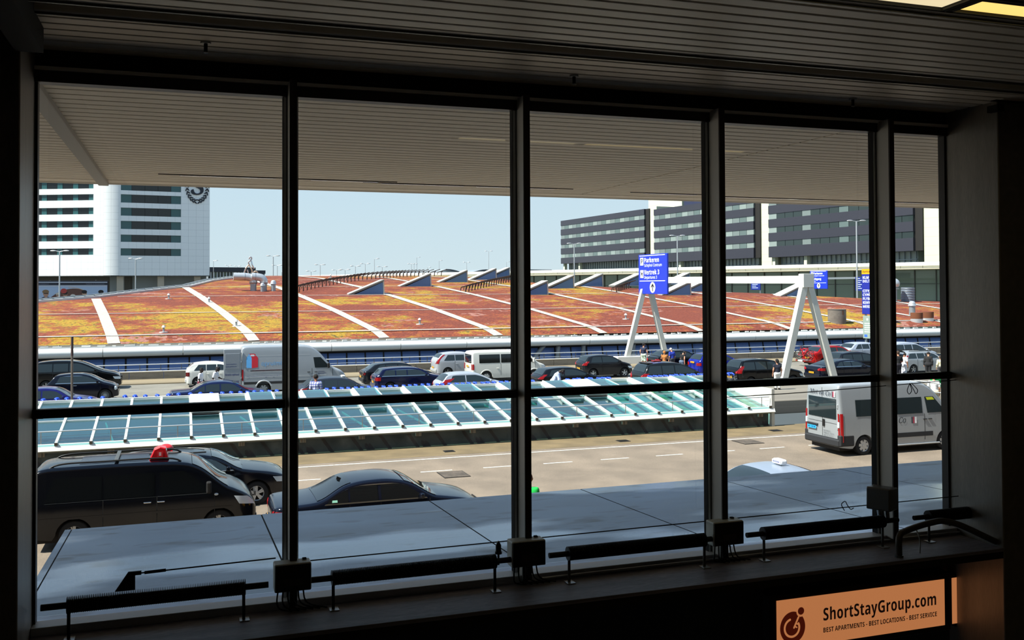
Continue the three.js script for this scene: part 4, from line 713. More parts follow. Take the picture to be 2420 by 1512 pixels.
{ const c = car({ kind: 'mpv', L: 4.7, W: 1.8, H: 1.72, x: 26.76, z: -49.0, paint: paint('#14181a'), label: 'dark people carrier with a red roof strip, in front of the leopard-print woman', seams: [0.255, 0.43, 0.74], tail: { y: 1.0, h: 0.3, l: 0.26 } });
  part('roof_spoiler', rbx(-1.75, c.top(-1.75) + 0.03, 0, 0.35, 0.05, 1.1, 0.02), P.black, c.o); part('roof_strip', rbx(-0.95, c.top(-0.95) + 0.05, -0.25, 0.5, 0.05, 0.35, 0.02), M.red, c.o); }
car({ kind: 'mpv', L: 4.7, W: 1.8, H: 1.65, x: 33.52, z: -50.0, paint: P.black, label: 'black estate-like people carrier left of the gantry leg', seams: [0.255, 0.43], tail: { y: 1.06, h: 0.42, l: 0.22 }, tailM: M.red });
car({ kind: 'coupe', L: 4.7, W: 1.85, x: 39.79, z: -50.6, paint: P.midnight, label: 'low midnight blue coupe behind the gantry right leg', trim: true, seams: [0.36, 0.49], tail: { y: 0.84, h: 0.16, l: 0.3 } });
// --- middle and far lanes
car({ kind: 'city', L: 3.55, W: 1.63, H: 1.49, x: -5.0, z: -56.6, paint: P.midnight, label: 'small round midnight blue city car with many-spoked wheels at the left', seams: [0.36, 0.75], rim: 'fine', rimM: M.galv, round: true, handleM: M.chrome, handles: [0.4], trim: true, wr: 0.32 });
car({ kind: 'mpv', L: 5.05, W: 1.95, H: 1.76, x: -5.97, z: -63.3, paint: P.black, label: 'large black people carrier at the far left against the parapet', seams: [0.255, 0.43, 0.74], tail: { y: 0.95, h: 0.3, l: 0.2 } });
car({ kind: 'egg', L: 3.9, W: 1.7, H: 1.5, x: 2.2, z: -62.4, paint: P.white, label: 'small white hatchback behind the two men in white polo shirts', seams: [0.3, 0.46], tail: { y: 0.8, h: 0.24, l: 0.2 }, tailM: M.redDim });
car({ kind: 'hatch', L: 4.5, W: 1.7, H: 1.42, x: 12.7, z: -58.6, paint: P.char, label: 'old black hatchback with a rear spoiler behind the navy estate car', seams: [0.3, 0.47], bumper: trimDark, tail: { y: 0.8, h: 0.14, l: 0.1 }, tailM: M.redDim });
car({ kind: 'egg', L: 4.27, W: 1.76, H: 1.62, x: 18.36, z: -63.3, paint: paint('#a9adb4', { metal: 0.3 }), label: 'rounded silver car with tall tail lights left of the white van', seams: [0.3, 0.46], tail: { y: 1.2, h: 0.6, l: 0.14, lean: 0.0 }, bumper: mat(S('#9a9d9f'), 0.6) });
{ const c = car({ name: 'minibus', cat: 'van', kind: 'van', L: 5.1, W: 1.9, x: 19.95, z: -58.9, paint: paint('#cfcfc8'), label: 'white passenger van with dark side windows left of the second mullion', seams: [0.37, 0.63, 0.83], rim: 'cover', rimM: M.paleAlu, tail: { y: 0.98, h: 0.36, l: 0.1 }, ax: [-1.62, 1.62], mirrorM: P.white, bumper: P.white, glass: phys(S('#15191a'), 0.06) });
  for (const sg of [1, -1]) for (const a of [-1.62, 1.62]) part('wheel_flare', [(() => { const g = new THREE.TorusGeometry(0.42, 0.035, 6, 20, Math.PI); g.translate(a, 0.36, sg * (0.94)); return g; })()], P.white, c.o); }
car({ kind: 'city', L: 3.62, W: 1.66, H: 1.5, x: 26.84, z: -58.7, paint: P.char, label: 'dark grey small hatchback in the middle window bay, left of the blue sign legs', seams: [0.37, 0.735], tail: { y: 0.98, h: 0.26, l: 0.2 }, rim: 'five', rimM: M.paleAlu });
{ const c = car({ kind: 'hatch', L: 4.2, W: 1.75, H: 1.45, x: 34.0, z: -61.6, paint: P.black, label: 'black hatchback parked with passengers loading it, between the blue sign legs', seams: [0.3, 0.47] }); }
car({ kind: 'city', L: 3.7, W: 1.68, H: 1.5, x: 34.6, z: -57.2, paint: P.blue, label: 'bright blue small hatchback half hidden by the third mullion', seams: [0.37, 0.735], py: 0.92 });
const redCar = car({ kind: 'hatch', L: 4.3, W: 1.78, H: 1.5, x: 46.92, z: -61.0, paint: P.red, label: 'bright red hatchback carrying two bicycles at its back', seams: [0.3, 0.47], tail: { y: 0.92, h: 0.16, l: 0.36 } });
car({ kind: 'hatch', L: 4.35, W: 1.8, H: 1.47, x: 52.3, z: -63.9, paint: P.paleSilver, label: 'pale silver hatchback beyond the red car', seams: [0.3, 0.47] });
car({ kind: 'mpv', L: 4.5, W: 1.8, H: 1.6, x: 43.4, z: -53.6, paint: paint('#10131a'), label: 'dark blue-black car between the red car and the low coupe', seams: [0.255, 0.43] });
car({ kind: 'mpv', L: 4.4, W: 1.8, H: 1.68, x: 53.18, z: -59.9, paint: P.paleSilver, label: 'pale silver people carrier right of the fourth mullion', seams: [0.255, 0.43], tail: { y: 1.02, h: 0.36, l: 0.2 } });
{ const c = car({ kind: 'wagon', L: 4.5, W: 1.75, H: 1.5, x: 48.7, z: -53.6, paint: P.silver, noRw: true, label: 'silver estate car with its tailgate raised at the right end', seams: [0.26, 0.41], tail: { y: 1.0, h: 0.5, l: 0.14 } });
  part('tailgate', [bar([-1.95, 1.46, 0], [-2.95, 1.86, 0], 1.3, 0.05)], M.glassDark, c.o); part('boot_opening', ext(-2.2, -2.13, 0.6, 1.3, -0.6, 0.6), M.black, c.o);
  part('roof_rail', [rod([-1.6, 1.54, 0.62], [0.3, 1.54, 0.62], 0.025, 8), rod([-1.6, 1.54, -0.62], [0.3, 1.54, -0.62], 0.025, 8)], M.black, c.o); }
car({ kind: 'sedan', L: 4.3, W: 1.75, x: 54.6, z: -55.8, paint: P.black, label: 'black sedan just visible at the right column', tail: { y: 0.8, h: 0.2, l: 0.2 } });
// --- silver delivery van with open rear door
{
  const c = car({ name: 'delivery_van', cat: 'van', kind: 'highvan', L: 5.9, W: 1.95, x: 6.15, z: -56.7, paint: paint('#a3a9ae', { metal: 0.35 }), label: 'tall silver delivery van with an open rear door and a house logo', seams: [0.42, 0.66, 0.86], rim: 'cover', rimM: M.galv, tail: { y: 1.15, h: 0.62, l: 0.08, rw: 0.12 }, ax: [-1.75, 1.85], rearGlass: false, bumper: trimDark, handles: [0.63, 0.7], hy: 1.22, handleM: M.black, creases: [[0.02, 0.98, 0.62, 0.14]], creaseM: trimDark, wr: 0.35 });
  const logo = canvas(1024, 512, (g) => {
    g.clearRect(0, 0, 1024, 512); const sc = 1; g.scale(sc, sc);
    g.fillStyle = '#5fa8e0'; g.beginPath(); g.moveTo(20, 90); g.lineTo(75, 0); g.lineTo(140, 90); g.lineTo(140, 300); g.lineTo(20, 290); g.fill();
    g.fillStyle = '#c01f2e'; g.beginPath(); g.moveTo(75, 0); g.lineTo(180, 4); g.lineTo(240, 90); g.lineTo(240, 285); g.lineTo(120, 300); g.lineTo(120, 90); g.fill();
    g.fillStyle = '#e8e8e8'; g.fillRect(98, 22, 72, 34);
    g.fillStyle = '#5b9bd0'; g.font = '112px sans-serif'; g.fillText('opruimlijn', 300, 250, 520); g.font = '70px sans-serif'; g.fillText('.nl', 850, 250);
    g.fillStyle = '#a04a5a'; g.font = 'bold 34px sans-serif'; g.fillText('DE OPRUIMLIJN MAAKT ER WERK VAN', 130, 365, 640);
    g.fillStyle = '#26366e'; g.font = 'bold italic 44px sans-serif'; g.fillText('Wij ruimen woningen leeg t.b.v. de ruimtedienst', 20, 490, 990);
  });
  const sidePatch = (xa, xb, ya, yb, tex, off, par = c.o) => { const g = c.skin((u, v) => { const x = lerp(xa, xb, u), y = lerp(ya, yb, v); return [x, y, c.w(x, y) + off, u, v]; }, 8, 6); return part('side_lettering', g, mat(0xffffff, 0.5, 0, { map: tex, transparent: true, alphaTest: 0.35 }), par); };
  sidePatch(-2.75, 0.2, 0.95, 2.35, logo, 0.01);
  part('slide_rail', [c.side([0.08, 0.08, 0.38, 0.38], 1.36, 1.4, 1, 0.014)], M.black, c.o);
  part('panel_crease', [c.side([0.03, 0.03, 0.64, 0.64], 2.22, 2.24, 1, 0.012), c.side([0.03, 0.03, 0.4, 0.4], 1.3, 1.315, 1, 0.012), c.side([0.03, 0.03, 0.8, 0.8], 1.02, 1.06, 1, 0.014)], M.paleAlu, c.o);
  // near rear door swung out square to the van
  const d = part('rear_door', [rbx(-2.95 - 0.5, 1.52, 0.93, 0.94, 2.2, 0.06, 0.05)], paint('#a7adb2', { metal: 0.35 }), c.o);
  part('door_panel', [rbx(-3.45, 1.95, 0.965, 0.78, 0.86, 0.02, 0.08)], paint('#9ca2a7', { metal: 0.35 }), d);
  part('door_hinge', [rbx(-2.97, 1.9, 0.96, 0.05, 0.1, 0.06, 0.01), rbx(-2.97, 1.0, 0.96, 0.05, 0.1, 0.06, 0.01)], M.galv, d);
  const dt = canvas(256, 512, (g) => { g.fillStyle = '#26366e'; g.font = 'bold 24px sans-serif'; g.fillText('Internetadres:', 30, 150, 190); g.fillText('www.juliana.nl', 20, 190, 220); g.font = 'bold 42px sans-serif'; g.fillText('Gratis ophaal', 10, 330, 230); g.font = 'bold 54px sans-serif'; g.fillText('020 20', 70, 460, 170); });
  const q = part('door_lettering', new THREE.PlaneGeometry(0.86, 1.72), mat(0xffffff, 0.5, 0, { map: dt, transparent: true, alphaTest: 0.35 }), d); q.position.set(-3.45, 1.4, 0.982);
  part('rear_opening', ext(-2.97, -2.93, 0.6, 2.4, -0.78, 0.78), M.black, c.o);
  part('wheel_arch', [(() => { const g = new THREE.TorusGeometry(0.44, 0.05, 8, 22, Math.PI * 0.8); g.rotateZ(Math.PI * 0.1); g.translate(-1.75, 0.37, 0.95); return g; })()], M.paleAlu, c.o);
  const dl = canvas(256, 128, (g) => { g.fillStyle = '#3a4668'; for (let i = 0; i < 5; i++) g.fillRect(20, 14 + i * 22, 150 + (i % 3) * 25, 8); });
  sidePatch(1.25, 1.85, 0.98, 1.28, dl, 0.01);
}
// --- silver minibus on the near road
{
  const c = car({ name: 'minibus', cat: 'van', kind: 'ducato', L: 5.6, W: 2.05, x: 24.72, z: -29.05, paint: paint('#a2a7ab', { metal: 0.35 }), label: 'silver high-roofed minibus with dark windows and lettering on the near road', seams: [0.43, 0.655, 0.84], rim: 'cover', rimM: M.paleAlu, tail: { y: 1.0, h: 1.0, l: 0.1, rw: 0.08 }, ax: [-1.8, 1.8], wr: 0.34, tum: 0.14, rB: 0.12, bumper: trimDark, handles: [0.66, 0.7], hy: 1.16, handleM: M.black, plate: PLATE.b, py: 0.88, pz: -0.55, creases: [[0.3, 0.72, 0.55, 0.16]], creaseM: trimDark, rearGlass: false });
  const b = -2.8, txt = (t, w, h, col, f) => canvas(w, h, (g) => { g.fillStyle = col; g.font = f; g.fillText(t, 10, h * 0.74, w - 130); g.fillStyle = '#3a3f48'; g.fillRect(w - 108, h * 0.12, 22, h * 0.72); g.fillStyle = '#b13a52'; g.fillRect(w - 82, h * 0.12, 26, h * 0.72); g.fillStyle = '#e8e8ea'; g.fillRect(w - 52, h * 0.12, 36, h * 0.72); });
  part('rear_window', rbx(b - 0.004, 1.64, 0.0, 0.03, 0.72, 1.56, 0.012), M.glassDark, c.o);
  const r = part('rear_lettering', new THREE.PlaneGeometry(1.5, 0.27), mat(0xffffff, 0.5, 0, { map: txt('Met en Co', 768, 150, '#3b4450', 'italic 128px serif'), transparent: true, alphaTest: 0.35 }), c.o); r.rotation.y = -Math.PI / 2; r.position.set(b - 0.025, 2.16, 0.03);
  const small = canvas(256, 96, (g) => { g.fillStyle = '#3f454c'; g.font = '19px sans-serif'; g.fillText('www.metenco.nl', 6, 24); g.fillText('Telefoon: 020 - 497 03 13', 6, 54); g.fillText('Telefax: 020 - 665 79 13', 6, 84); });
  const s2 = part('contact_lettering', new THREE.PlaneGeometry(0.72, 0.27), mat(0xffffff, 0.5, 0, { map: small, transparent: true, alphaTest: 0.35 }), c.o); s2.rotation.y = -Math.PI / 2; s2.position.set(b - 0.03, 0.75, 0.42);
  part('rear_door_gap', [ext(b - 0.008, b, 0.62, 2.35, -0.006, 0.006), ext(b - 0.008, b, 1.12, 1.128, -0.8, 0.8), ext(b - 0.008, b, 0.6, 0.608, -0.85, 0.85)], M.black, c.o);
  part('rear_handle', [rbx(b - 0.03, 1.1, 0.1, 0.05, 0.26, 0.1, 0.03)], M.black, c.o);
  part('plate_recess', [rbx(b - 0.02, 0.99, -0.55, 0.07, 0.06, 0.62, 0.02)], trimDark, c.o);
  part('rear_corner', [rbx(b + 0.28, 0.55, 0.93, 0.62, 0.42, 0.2, 0.06), rbx(b + 0.28, 0.55, -0.93, 0.62, 0.42, 0.2, 0.06), rbx(b + 0.02, 0.46, 0, 0.2, 0.26, 1.94, 0.06)], trimDark, c.o);
  part('tail_lens', [rbx(b + 0.005, 1.1, 0.905, 0.08, 0.22, 0.1, 0.03), rbx(b + 0.005, 1.1, -0.905, 0.08, 0.22, 0.1, 0.03)], M.lampGlass, c.o);
  part('brake_lamp', [rbx(b + 0.12, 2.5, -0.1, 0.06, 0.05, 0.35, 0.02)], M.red, c.o);
  part('roof_vent', [rbx(1.5, 2.56, 0.1, 0.3, 0.05, 0.3, 0.02)], M.white, c.o);
  part('door_hinge', [rbx(b - 0.01, 1.75, 0.86, 0.05, 0.14, 0.05, 0.015), rbx(b - 0.01, 1.0, 0.86, 0.05, 0.14, 0.05, 0.015)], M.paleAlu, c.o);
  part('sun_visor_strip', [c.side([0.685, 0.675, 0.73, 0.745], 1.84, 1.94, 1, 0.012)], mat(S('#b9c020'), 0.5), c.o);
  const g = c.skin((u, v) => { const x = lerp(-1.35, 0.55, u), y = lerp(0.98, 1.3, v); return [x, y, c.w(x, y) + 0.012, u, v]; }, 8, 4); part('side_lettering', g, mat(0xffffff, 0.5, 0, { map: txt('Met en Co', 768, 130, '#2c3138', 'italic 116px serif'), transparent: true, alphaTest: 0.35 }), c.o);
  part('side_step', [rbx(0.2, 0.28, 1.0, 2.7, 0.05, 0.1, 0.015)], M.paleAlu, c.o);
}
car({ kind: 'hatch', L: 4.2, W: 1.76, x: 28.5, z: -32.3, paint: P.yellow, label: 'yellow car hidden behind the front of the silver minibus', seams: [0.47] });
// --- taxis close below the window
{
  const c = car({ name: 'taxi_van', cat: 'van', kind: 'vito', L: 5.0, W: 1.9, x: -0.75, z: -25.1, paint: paint('#05060c'), label: 'black taxi van with a red roof lamp close below the window on the left', seams: [0.305, 0.54, 0.8], tail: { y: 1.2, h: 0.6, l: 0.1 }, ax: [-1.58, 1.62], handles: [0.50, 0.56], handleM: M.chrome, glass: phys(S('#07090b'), 0.05), head: { l: 0.5, h: 0.2, lean: -0.05 }, creases: [[0.02, 0.97, 0.72, 0.05]], rim: 'twin', hy: 0.98 });
  part('roof_rail', [tube([[-2.2, 1.82, 0.72], [-2.0, 1.93, 0.7], [-1, 1.965, 0.7], [0.6, 1.93, 0.7], [0.75, 1.86, 0.7]], 0.022, 30, 7), tube([[-2.2, 1.82, -0.72], [-2.0, 1.93, -0.7], [-1, 1.965, -0.7], [0.6, 1.93, -0.7], [0.75, 1.86, -0.7]], 0.022, 30, 7)], M.iron, c.o);
  part('cross_bar', [rbx(-0.7, 1.97, 0, 0.09, 0.03, 1.4, 0.01)], M.frameGrey, c.o);
  part('roof_glass', [c.over(0.2, 0.5, 0.28, 0.006)], mat(S('#1a1f2a'), 0.25), c.o);
  part('door_trim', [c.side([0.545, 0.545, 0.78, 0.78], 1.095, 1.11, 1, 0.014), c.side([0.06, 0.06, 0.54, 0.54], 1.1, 1.108, 1, 0.014)], M.chrome, c.o);
  part('side_indicator', [ell(1.55, 1.06, c.w(1.55, 1.06), 0.05, 0.03, 0.02)], M.lampGlass, c.o);
  part('wiper', [bar([1.75, 1.29, 0.3], [1.55, 1.38, -0.1], 0.02, 0.02)], M.black, c.o);
  const sg = part('taxi_lamp', [extrude([[-0.2, 0], [0.2, 0], [0.13, 0.24], [0.02, 0.27], [-0.1, 0.22]], 0.3, 0.02)], phys(S('#c8141c'), 0.15), c.o); sg.position.set(0.25, 1.92, 0.25);
  const st = canvas(64, 64, (g) => { g.fillStyle = '#d62028'; g.fillRect(0, 0, 64, 64); g.fillStyle = '#f2e4e0'; for (let i = 0; i < 3; i++) g.fillRect(20, 14 + i * 13, 24, 8); });
  const q = part('lamp_lettering', new THREE.PlaneGeometry(0.14, 0.14), mat(0xffffff, 0.4, 0, { map: st }), sg); q.position.set(0.02, 0.12, 0.323);
}
{
  const c = car({ kind: 'wagon', L: 4.85, W: 1.85, H: 1.47, x: 0.45, z: -28.35, paint: paint('#080a12'), label: 'black taxi estate with a red roof lamp behind the taxi van', seams: [0.26, 0.41, 0.69], trim: true, rim: 'twin', rimM: M.paleAlu, wr: 0.33 });
  part('taxi_lamp', [ell(-0.85, c.top(-0.85) + 0.1, 0, 0.2, 0.13, 0.17), rbx(-0.85, c.top(-0.85) + 0.03, 0, 0.36, 0.05, 0.3, 0.02)], phys(S('#d03034'), 0.2), c.o);
  part('roof_rail', [rod([-1.7, 1.49, 0.62], [0.2, 1.51, 0.62], 0.02, 8), rod([-1.7, 1.49, -0.62], [0.2, 1.51, -0.62], 0.02, 8)], M.black, c.o);
  part('wiper', [bar([1.2, 1.02, 0.4], [1.0, 1.1, -0.2], 0.02, 0.02)], M.black, c.o);
}
{
  const c = car({ kind: 'sedan', L: 5.05, W: 1.9, H: 1.46, x: 4.52, z: -23.3, paint: paint('#0b0f1c'), label: 'dark blue-black saloon car close below the ledge in the second window bay', seams: [0.34, 0.485, 0.72], trim: true, glass: phys(S('#0a0d10'), 0.05) });
  part('roof_aerial', [extrude([[-0.08, 0], [0.1, 0], [-0.06, 0.08]], 0.03)], M.black, c.o).position.set(-0.9, c.top(-0.9) + 0.02, -0.015);
  part('windscreen_sticker', [c.side([0.26, 0.262, 0.285, 0.285], 1.03, 1.08, 1, 0.013)], mat(S('#7fb7a0'), 0.5), c.o);
}
{
  const c = car({ name: 'taxi', kind: 'sedan', L: 4.8, W: 1.85, H: 1.46, x: 14.35, z: -20.75, paint: paint('#9aa5b5', { metal: 0.4 }), label: 'pale silver taxi, only its roof and white roof sign showing above the ledge', seams: [0.34, 0.485] });
  const q = part('taxi_sign', [rbx(0, c.top(0) + 0.11, 0, 0.2, 0.13, 0.4, 0.05)], mat(S('#e4e6ea'), 0.4), c.o); q.rotation.y = 0.0;
  const st = canvas(128, 32, (g) => { g.fillStyle = '#e8eaee'; g.fillRect(0, 0, 128, 32); g.fillStyle = '#2b3a78'; for (let i = 0; i < 5; i++) g.fillRect(14 + i * 20, 8, 12, 15); g.fillStyle = '#b02030'; g.fillRect(84, 26, 34, 3); });
  const f = part('sign_lettering', new THREE.PlaneGeometry(0.36, 0.09), mat(0xffffff, 0.4, 0, { map: st }), q); f.rotation.y = -Math.PI / 2; f.position.set(-0.102, c.top(0) + 0.11, 0);
}
// --- bicycles on the red car
{
  const t = thing('bicycle', 'red bicycle strapped to the back of the red hatchback, nearer the camera', 'bicycle', [44.35, 0.5, -60.9], -1.25);
  const rim = (x) => { const g = new THREE.TorusGeometry(0.34, 0.022, 6, 28); g.translate(x, 0.34, 0); return g; };
  const spokes = (x) => Array.from({ length: 12 }, (_, i) => rod([x, 0.34, 0], [x + 0.32 * Math.cos(i * Math.PI / 6), 0.34 + 0.32 * Math.sin(i * Math.PI / 6), 0], 0.004, 4));
  for (const x of [-0.52, 0.52]) { const wl = part('wheel', rim(x), M.tyre, t); part('spokes', spokes(x), M.steel, wl); }
  const rm = mat(S('#b40f18'), 0.3);
  part('frame', [rod([-0.52, 0.34, 0], [-0.05, 0.3, 0], 0.018), rod([-0.05, 0.3, 0], [-0.16, 0.82, 0], 0.022), rod([-0.52, 0.34, 0], [-0.14, 0.74, 0], 0.014), rod([-0.14, 0.76, 0], [0.34, 0.84, 0], 0.026), rod([-0.05, 0.3, 0], [0.36, 0.74, 0], 0.03), rod([0.34, 0.9, 0], [0.4, 0.66, 0], 0.028)], rm, t);
  part('fork', [rod([0.4, 0.68, 0.05], [0.52, 0.34, 0.05], 0.016), rod([0.4, 0.68, -0.05], [0.52, 0.34, -0.05], 0.016)], M.black, t);
  part('handlebar', [rod([0.33, 0.98, -0.3], [0.33, 0.98, 0.3], 0.016), rod([0.34, 0.88, 0], [0.33, 0.98, 0], 0.02)], M.black, t);
  part('saddle', [ell(-0.18, 0.88, 0, 0.14, 0.035, 0.07)], M.black, t);
  part('crank', [cyl(0, 0, 0, 0.09, 0.01, 16)], M.steel, t).position.set(-0.05, 0.3, 0.05);
  const b = dup(t, [44.62, 0.52, -61.15], -1.25 + Math.PI, 'second bicycle on the red car, behind the red one with its wheels crossed over'); b.name = b.name;
  const rk = thing('bicycle_rack', 'small rack with a white plate holding the bicycles behind the red car', 'bicycle rack', [44.45, 0, -61]);
  part('rail', [bar([-0.2, 0.48, -0.7], [-0.2, 0.48, 0.7], 0.12, 0.04), bar([0.1, 0.48, -0.7], [0.1, 0.48, 0.7], 0.12, 0.04), bar([-0.3, 0.46, 0], [0.45, 0.46, 0], 0.08, 0.06)], M.galv, rk); part('plate', rbx(-0.35, 0.42, 0, 0.02, 0.12, 0.5, 0.005), M.white, rk); part('rear_lamp', [rbx(-0.34, 0.42, 0.5, 0.04, 0.12, 0.16, 0.02), rbx(-0.34, 0.42, -0.5, 0.04, 0.12, 0.16, 0.02)], M.red, rk);
}
// ================================================================ PEOPLE
function surfaceNet(f, lo, hi, cell) {                    // mesh the zero surface of f (negative inside)
  const n = [0, 1, 2].map((i) => Math.ceil((hi[i] - lo[i]) / cell) + 1), [nx, ny, nz] = n, F = new Float32Array(nx * ny * nz), id = (i, j, k) => (k * ny + j) * nx + i;
  for (let k = 0; k < nz; k++) for (let j = 0; j < ny; j++) for (let i = 0; i < nx; i++) F[id(i, j, k)] = f(lo[0] + i * cell, lo[1] + j * cell, lo[2] + k * cell);
  const vi = new Int32Array(nx * ny * nz).fill(-1), pos = [], idx = [];
  const C = [[0, 0, 0], [1, 0, 0], [0, 1, 0], [1, 1, 0], [0, 0, 1], [1, 0, 1], [0, 1, 1], [1, 1, 1]], ED = [[0, 1], [2, 3], [4, 5], [6, 7], [0, 2], [1, 3], [4, 6], [5, 7], [0, 4], [1, 5], [2, 6], [3, 7]];
  for (let k = 0; k < nz - 1; k++) for (let j = 0; j < ny - 1; j++) for (let i = 0; i < nx - 1; i++) {
    let m = 0; const v = C.map((c, q) => { const a = F[id(i + c[0], j + c[1], k + c[2])]; if (a < 0) m |= 1 << q; return a; });
    if (m === 0 || m === 255) continue;
    let s = [0, 0, 0], c = 0;
    for (const [a, b] of ED) if ((v[a] < 0) !== (v[b] < 0)) { const t = v[a] / (v[a] - v[b]); for (let q = 0; q < 3; q++) s[q] += lerp(C[a][q], C[b][q], t); c++; }
    vi[id(i, j, k)] = pos.length / 3; pos.push(lo[0] + (i + s[0] / c) * cell, lo[1] + (j + s[1] / c) * cell, lo[2] + (k + s[2] / c) * cell);
  }
  const quad = (a, b, c, d, fl) => { if (a < 0 || b < 0 || c < 0 || d < 0) return; if (fl) idx.push(a, c, b, a, d, c); else idx.push(a, b, c, a, c, d); };
  for (let k = 1; k < nz - 1; k++) for (let j = 1; j < ny - 1; j++) for (let i = 1; i < nx - 1; i++) {
    const a = F[id(i, j, k)] < 0;
    if (a !== F[id(i + 1, j, k)] < 0) quad(vi[id(i, j - 1, k - 1)], vi[id(i, j, k - 1)], vi[id(i, j, k)], vi[id(i, j - 1, k)], !a);
    if (a !== F[id(i, j + 1, k)] < 0) quad(vi[id(i - 1, j, k - 1)], vi[id(i - 1, j, k)], vi[id(i, j, k)], vi[id(i, j, k - 1)], !a);
    if (a !== F[id(i, j, k + 1)] < 0) quad(vi[id(i - 1, j - 1, k)], vi[id(i, j - 1, k)], vi[id(i, j, k)], vi[id(i - 1, j, k)], !a);
  }
  const g = new THREE.BufferGeometry(); g.setAttribute('position', new THREE.Float32BufferAttribute(pos, 3)); g.setIndex(idx); g.computeVertexNormals();
  const uv = []; for (let i = 0; i < pos.length; i += 3) uv.push((pos[i] + pos[i + 2] * 0.7) * 2.2, pos[i + 1] * 2.2); g.setAttribute('uv', new THREE.Float32BufferAttribute(uv, 2)); return g;
}
const seg = (p, a, b, ra, rb) => { const bx_ = b[0] - a[0], by = b[1] - a[1], bz = b[2] - a[2], px = p[0] - a[0], py = p[1] - a[1], pz = p[2] - a[2], t = clamp((px * bx_ + py * by + pz * bz) / (bx_ * bx_ + by * by + bz * bz + 1e-9), 0, 1); return Math.hypot(px - bx_ * t, py - by * t, pz - bz * t) - (ra + (rb - ra) * t); };
const smin = (a, b, k) => { const h = Math.max(k - Math.abs(a - b), 0) / k; return Math.min(a, b) - h * h * k * 0.25; };
const fabric = (c) => mat(S(c), 0.9), skinOf = { pale: mat(S('#b98368'), 0.6), tan: mat(S('#9c6244'), 0.6), dark: mat(S('#2c1a12'), 0.55) };
function person(q) {
  // joints in metres for a 1.75 m figure facing +z, scaled to q.H
  const k = q.H / 1.75, lean = q.lean ?? 0, st = q.stride ?? 0, cl = Math.cos(lean), sl = Math.sin(lean), hip = [0, 0.93, 0];
  const T = ([x, y, z]) => { const dy = y - hip[1], dz = z; return [x, hip[1] + dy * cl - dz * sl, dy * sl + dz * cl]; };           // torso frame -> body frame
  const Ti = (x, y, z) => { const dy = y - hip[1]; return [x, hip[1] + dy * cl + z * sl, -dy * sl + z * cl]; };
  const arm = (s, a) => { const sh = T([s * 0.185, 1.405, -0.01]), e = T(a?.[0] ?? [s * 0.24, 1.13, -0.03]), w = T(a?.[1] ?? [s * 0.25, 0.88, 0.06]); return { sh, e, w }; };
  const AL = arm(1, q.armL), AR = arm(-1, q.armR), leg = (s) => ({ h: [s * 0.09, 0.92, 0], k: [s * 0.1, 0.5, 0.03 + s * st * 0.5], a: [s * 0.105, 0.085, -0.02 + s * st], t: [s * 0.125, 0.035, 0.13 + s * st] });
  const LL = leg(1), LR = leg(-1), chest = T([0, 1.27, 0]), nb = T([0, 1.45, -0.01]), tilt = q.nod ?? 0;
  const head = T([0, 1.63, 0.03 + tilt * 0.12]), hd = (x, y, z) => T([x, 1.63 + y - tilt * 0.04, 0.03 + tilt * 0.12 + z]);
  const wd = q.wide ?? 1;
  const torso = [[hip, T([0, 1.12, 0.005]), 0.115 * wd, 0.112 * wd], [T([0, 1.12, 0.005]), chest, 0.112 * wd, 0.125 * wd], [T([-0.085, 1.3, 0]), T([0.085, 1.3, 0]), 0.108, 0.108], [T([-0.075, 0.93, -0.01]), T([0.075, 0.93, -0.01]), 0.105 * wd, 0.105 * wd], [T([-0.165, 1.4, -0.01]), T([0.165, 1.4, -0.01]), 0.058, 0.058]];
  const legB = (l) => [[l.h, l.k, 0.092 * wd, 0.06], [l.k, l.a, 0.06, 0.04]], feet = (l) => [[[l.a[0], 0.05, l.a[2] - 0.035], l.t, 0.042, 0.036]];
  const upper = (a) => [a.sh, a.e, 0.053, 0.042], fore = (a) => [a.e, a.w, 0.042, 0.029];
  const headB = [[nb, T([0, 1.55, 0.01]), 0.056, 0.052], [hd(0, 0.02, -0.012), hd(0, 0.028, 0.008), 0.096, 0.094], [hd(0, -0.045, 0.03), hd(0, -0.08, 0.05), 0.07, 0.044], [hd(0, 0.005, 0.098), hd(0, -0.024, 0.112), 0.012, 0.017], [hd(-0.093, 0, 0), hd(-0.099, 0.02, -0.01), 0.018, 0.02], [hd(0.093, 0, 0), hd(0.099, 0.02, -0.01), 0.018, 0.02]];
  const all = [...torso, ...legB(LL), ...legB(LR), ...feet(LL), ...feet(LR), upper(AL), upper(AR), fore(AL), fore(AR), ...headB];
  const fld = (bones, infl = 0, kk = 0.05) => (x, y, z) => { let d = 9; const p = [x, y, z]; for (const b of bones) d = smin(d, seg(p, b[0], b[1], b[2], b[3]) - infl, kk); return d; };
  const box = (bones, m = 0.08) => { const lo = [9, 9, 9], hi = [-9, -9, -9]; for (const b of bones) for (const e of [0, 1]) for (let i = 0; i < 3; i++) { lo[i] = Math.min(lo[i], b[e][i] - b[2 + e] - m); hi[i] = Math.max(hi[i], b[e][i] + b[2 + e] + m); } return [lo, hi]; };
  const mk = (bones, infl, cut, cell = 0.024, kk = 0.05) => { const f = fld(bones, infl, kk), [lo, hi] = box(bones, infl + 0.06); return surfaceNet(cut ? (x, y, z) => Math.max(f(x, y, z), cut(x, y, z)) : f, lo, hi, cell); };
  const o = thing('person', q.label, 'person', [q.x, q.y ?? 0, q.z], q.turn ?? 0); o.scale.setScalar(k);
  const sk = q.skin ?? skinOf.pale, geos = [mk(all, 0), mk(headB, 0, null, 0.012, 0.03)];
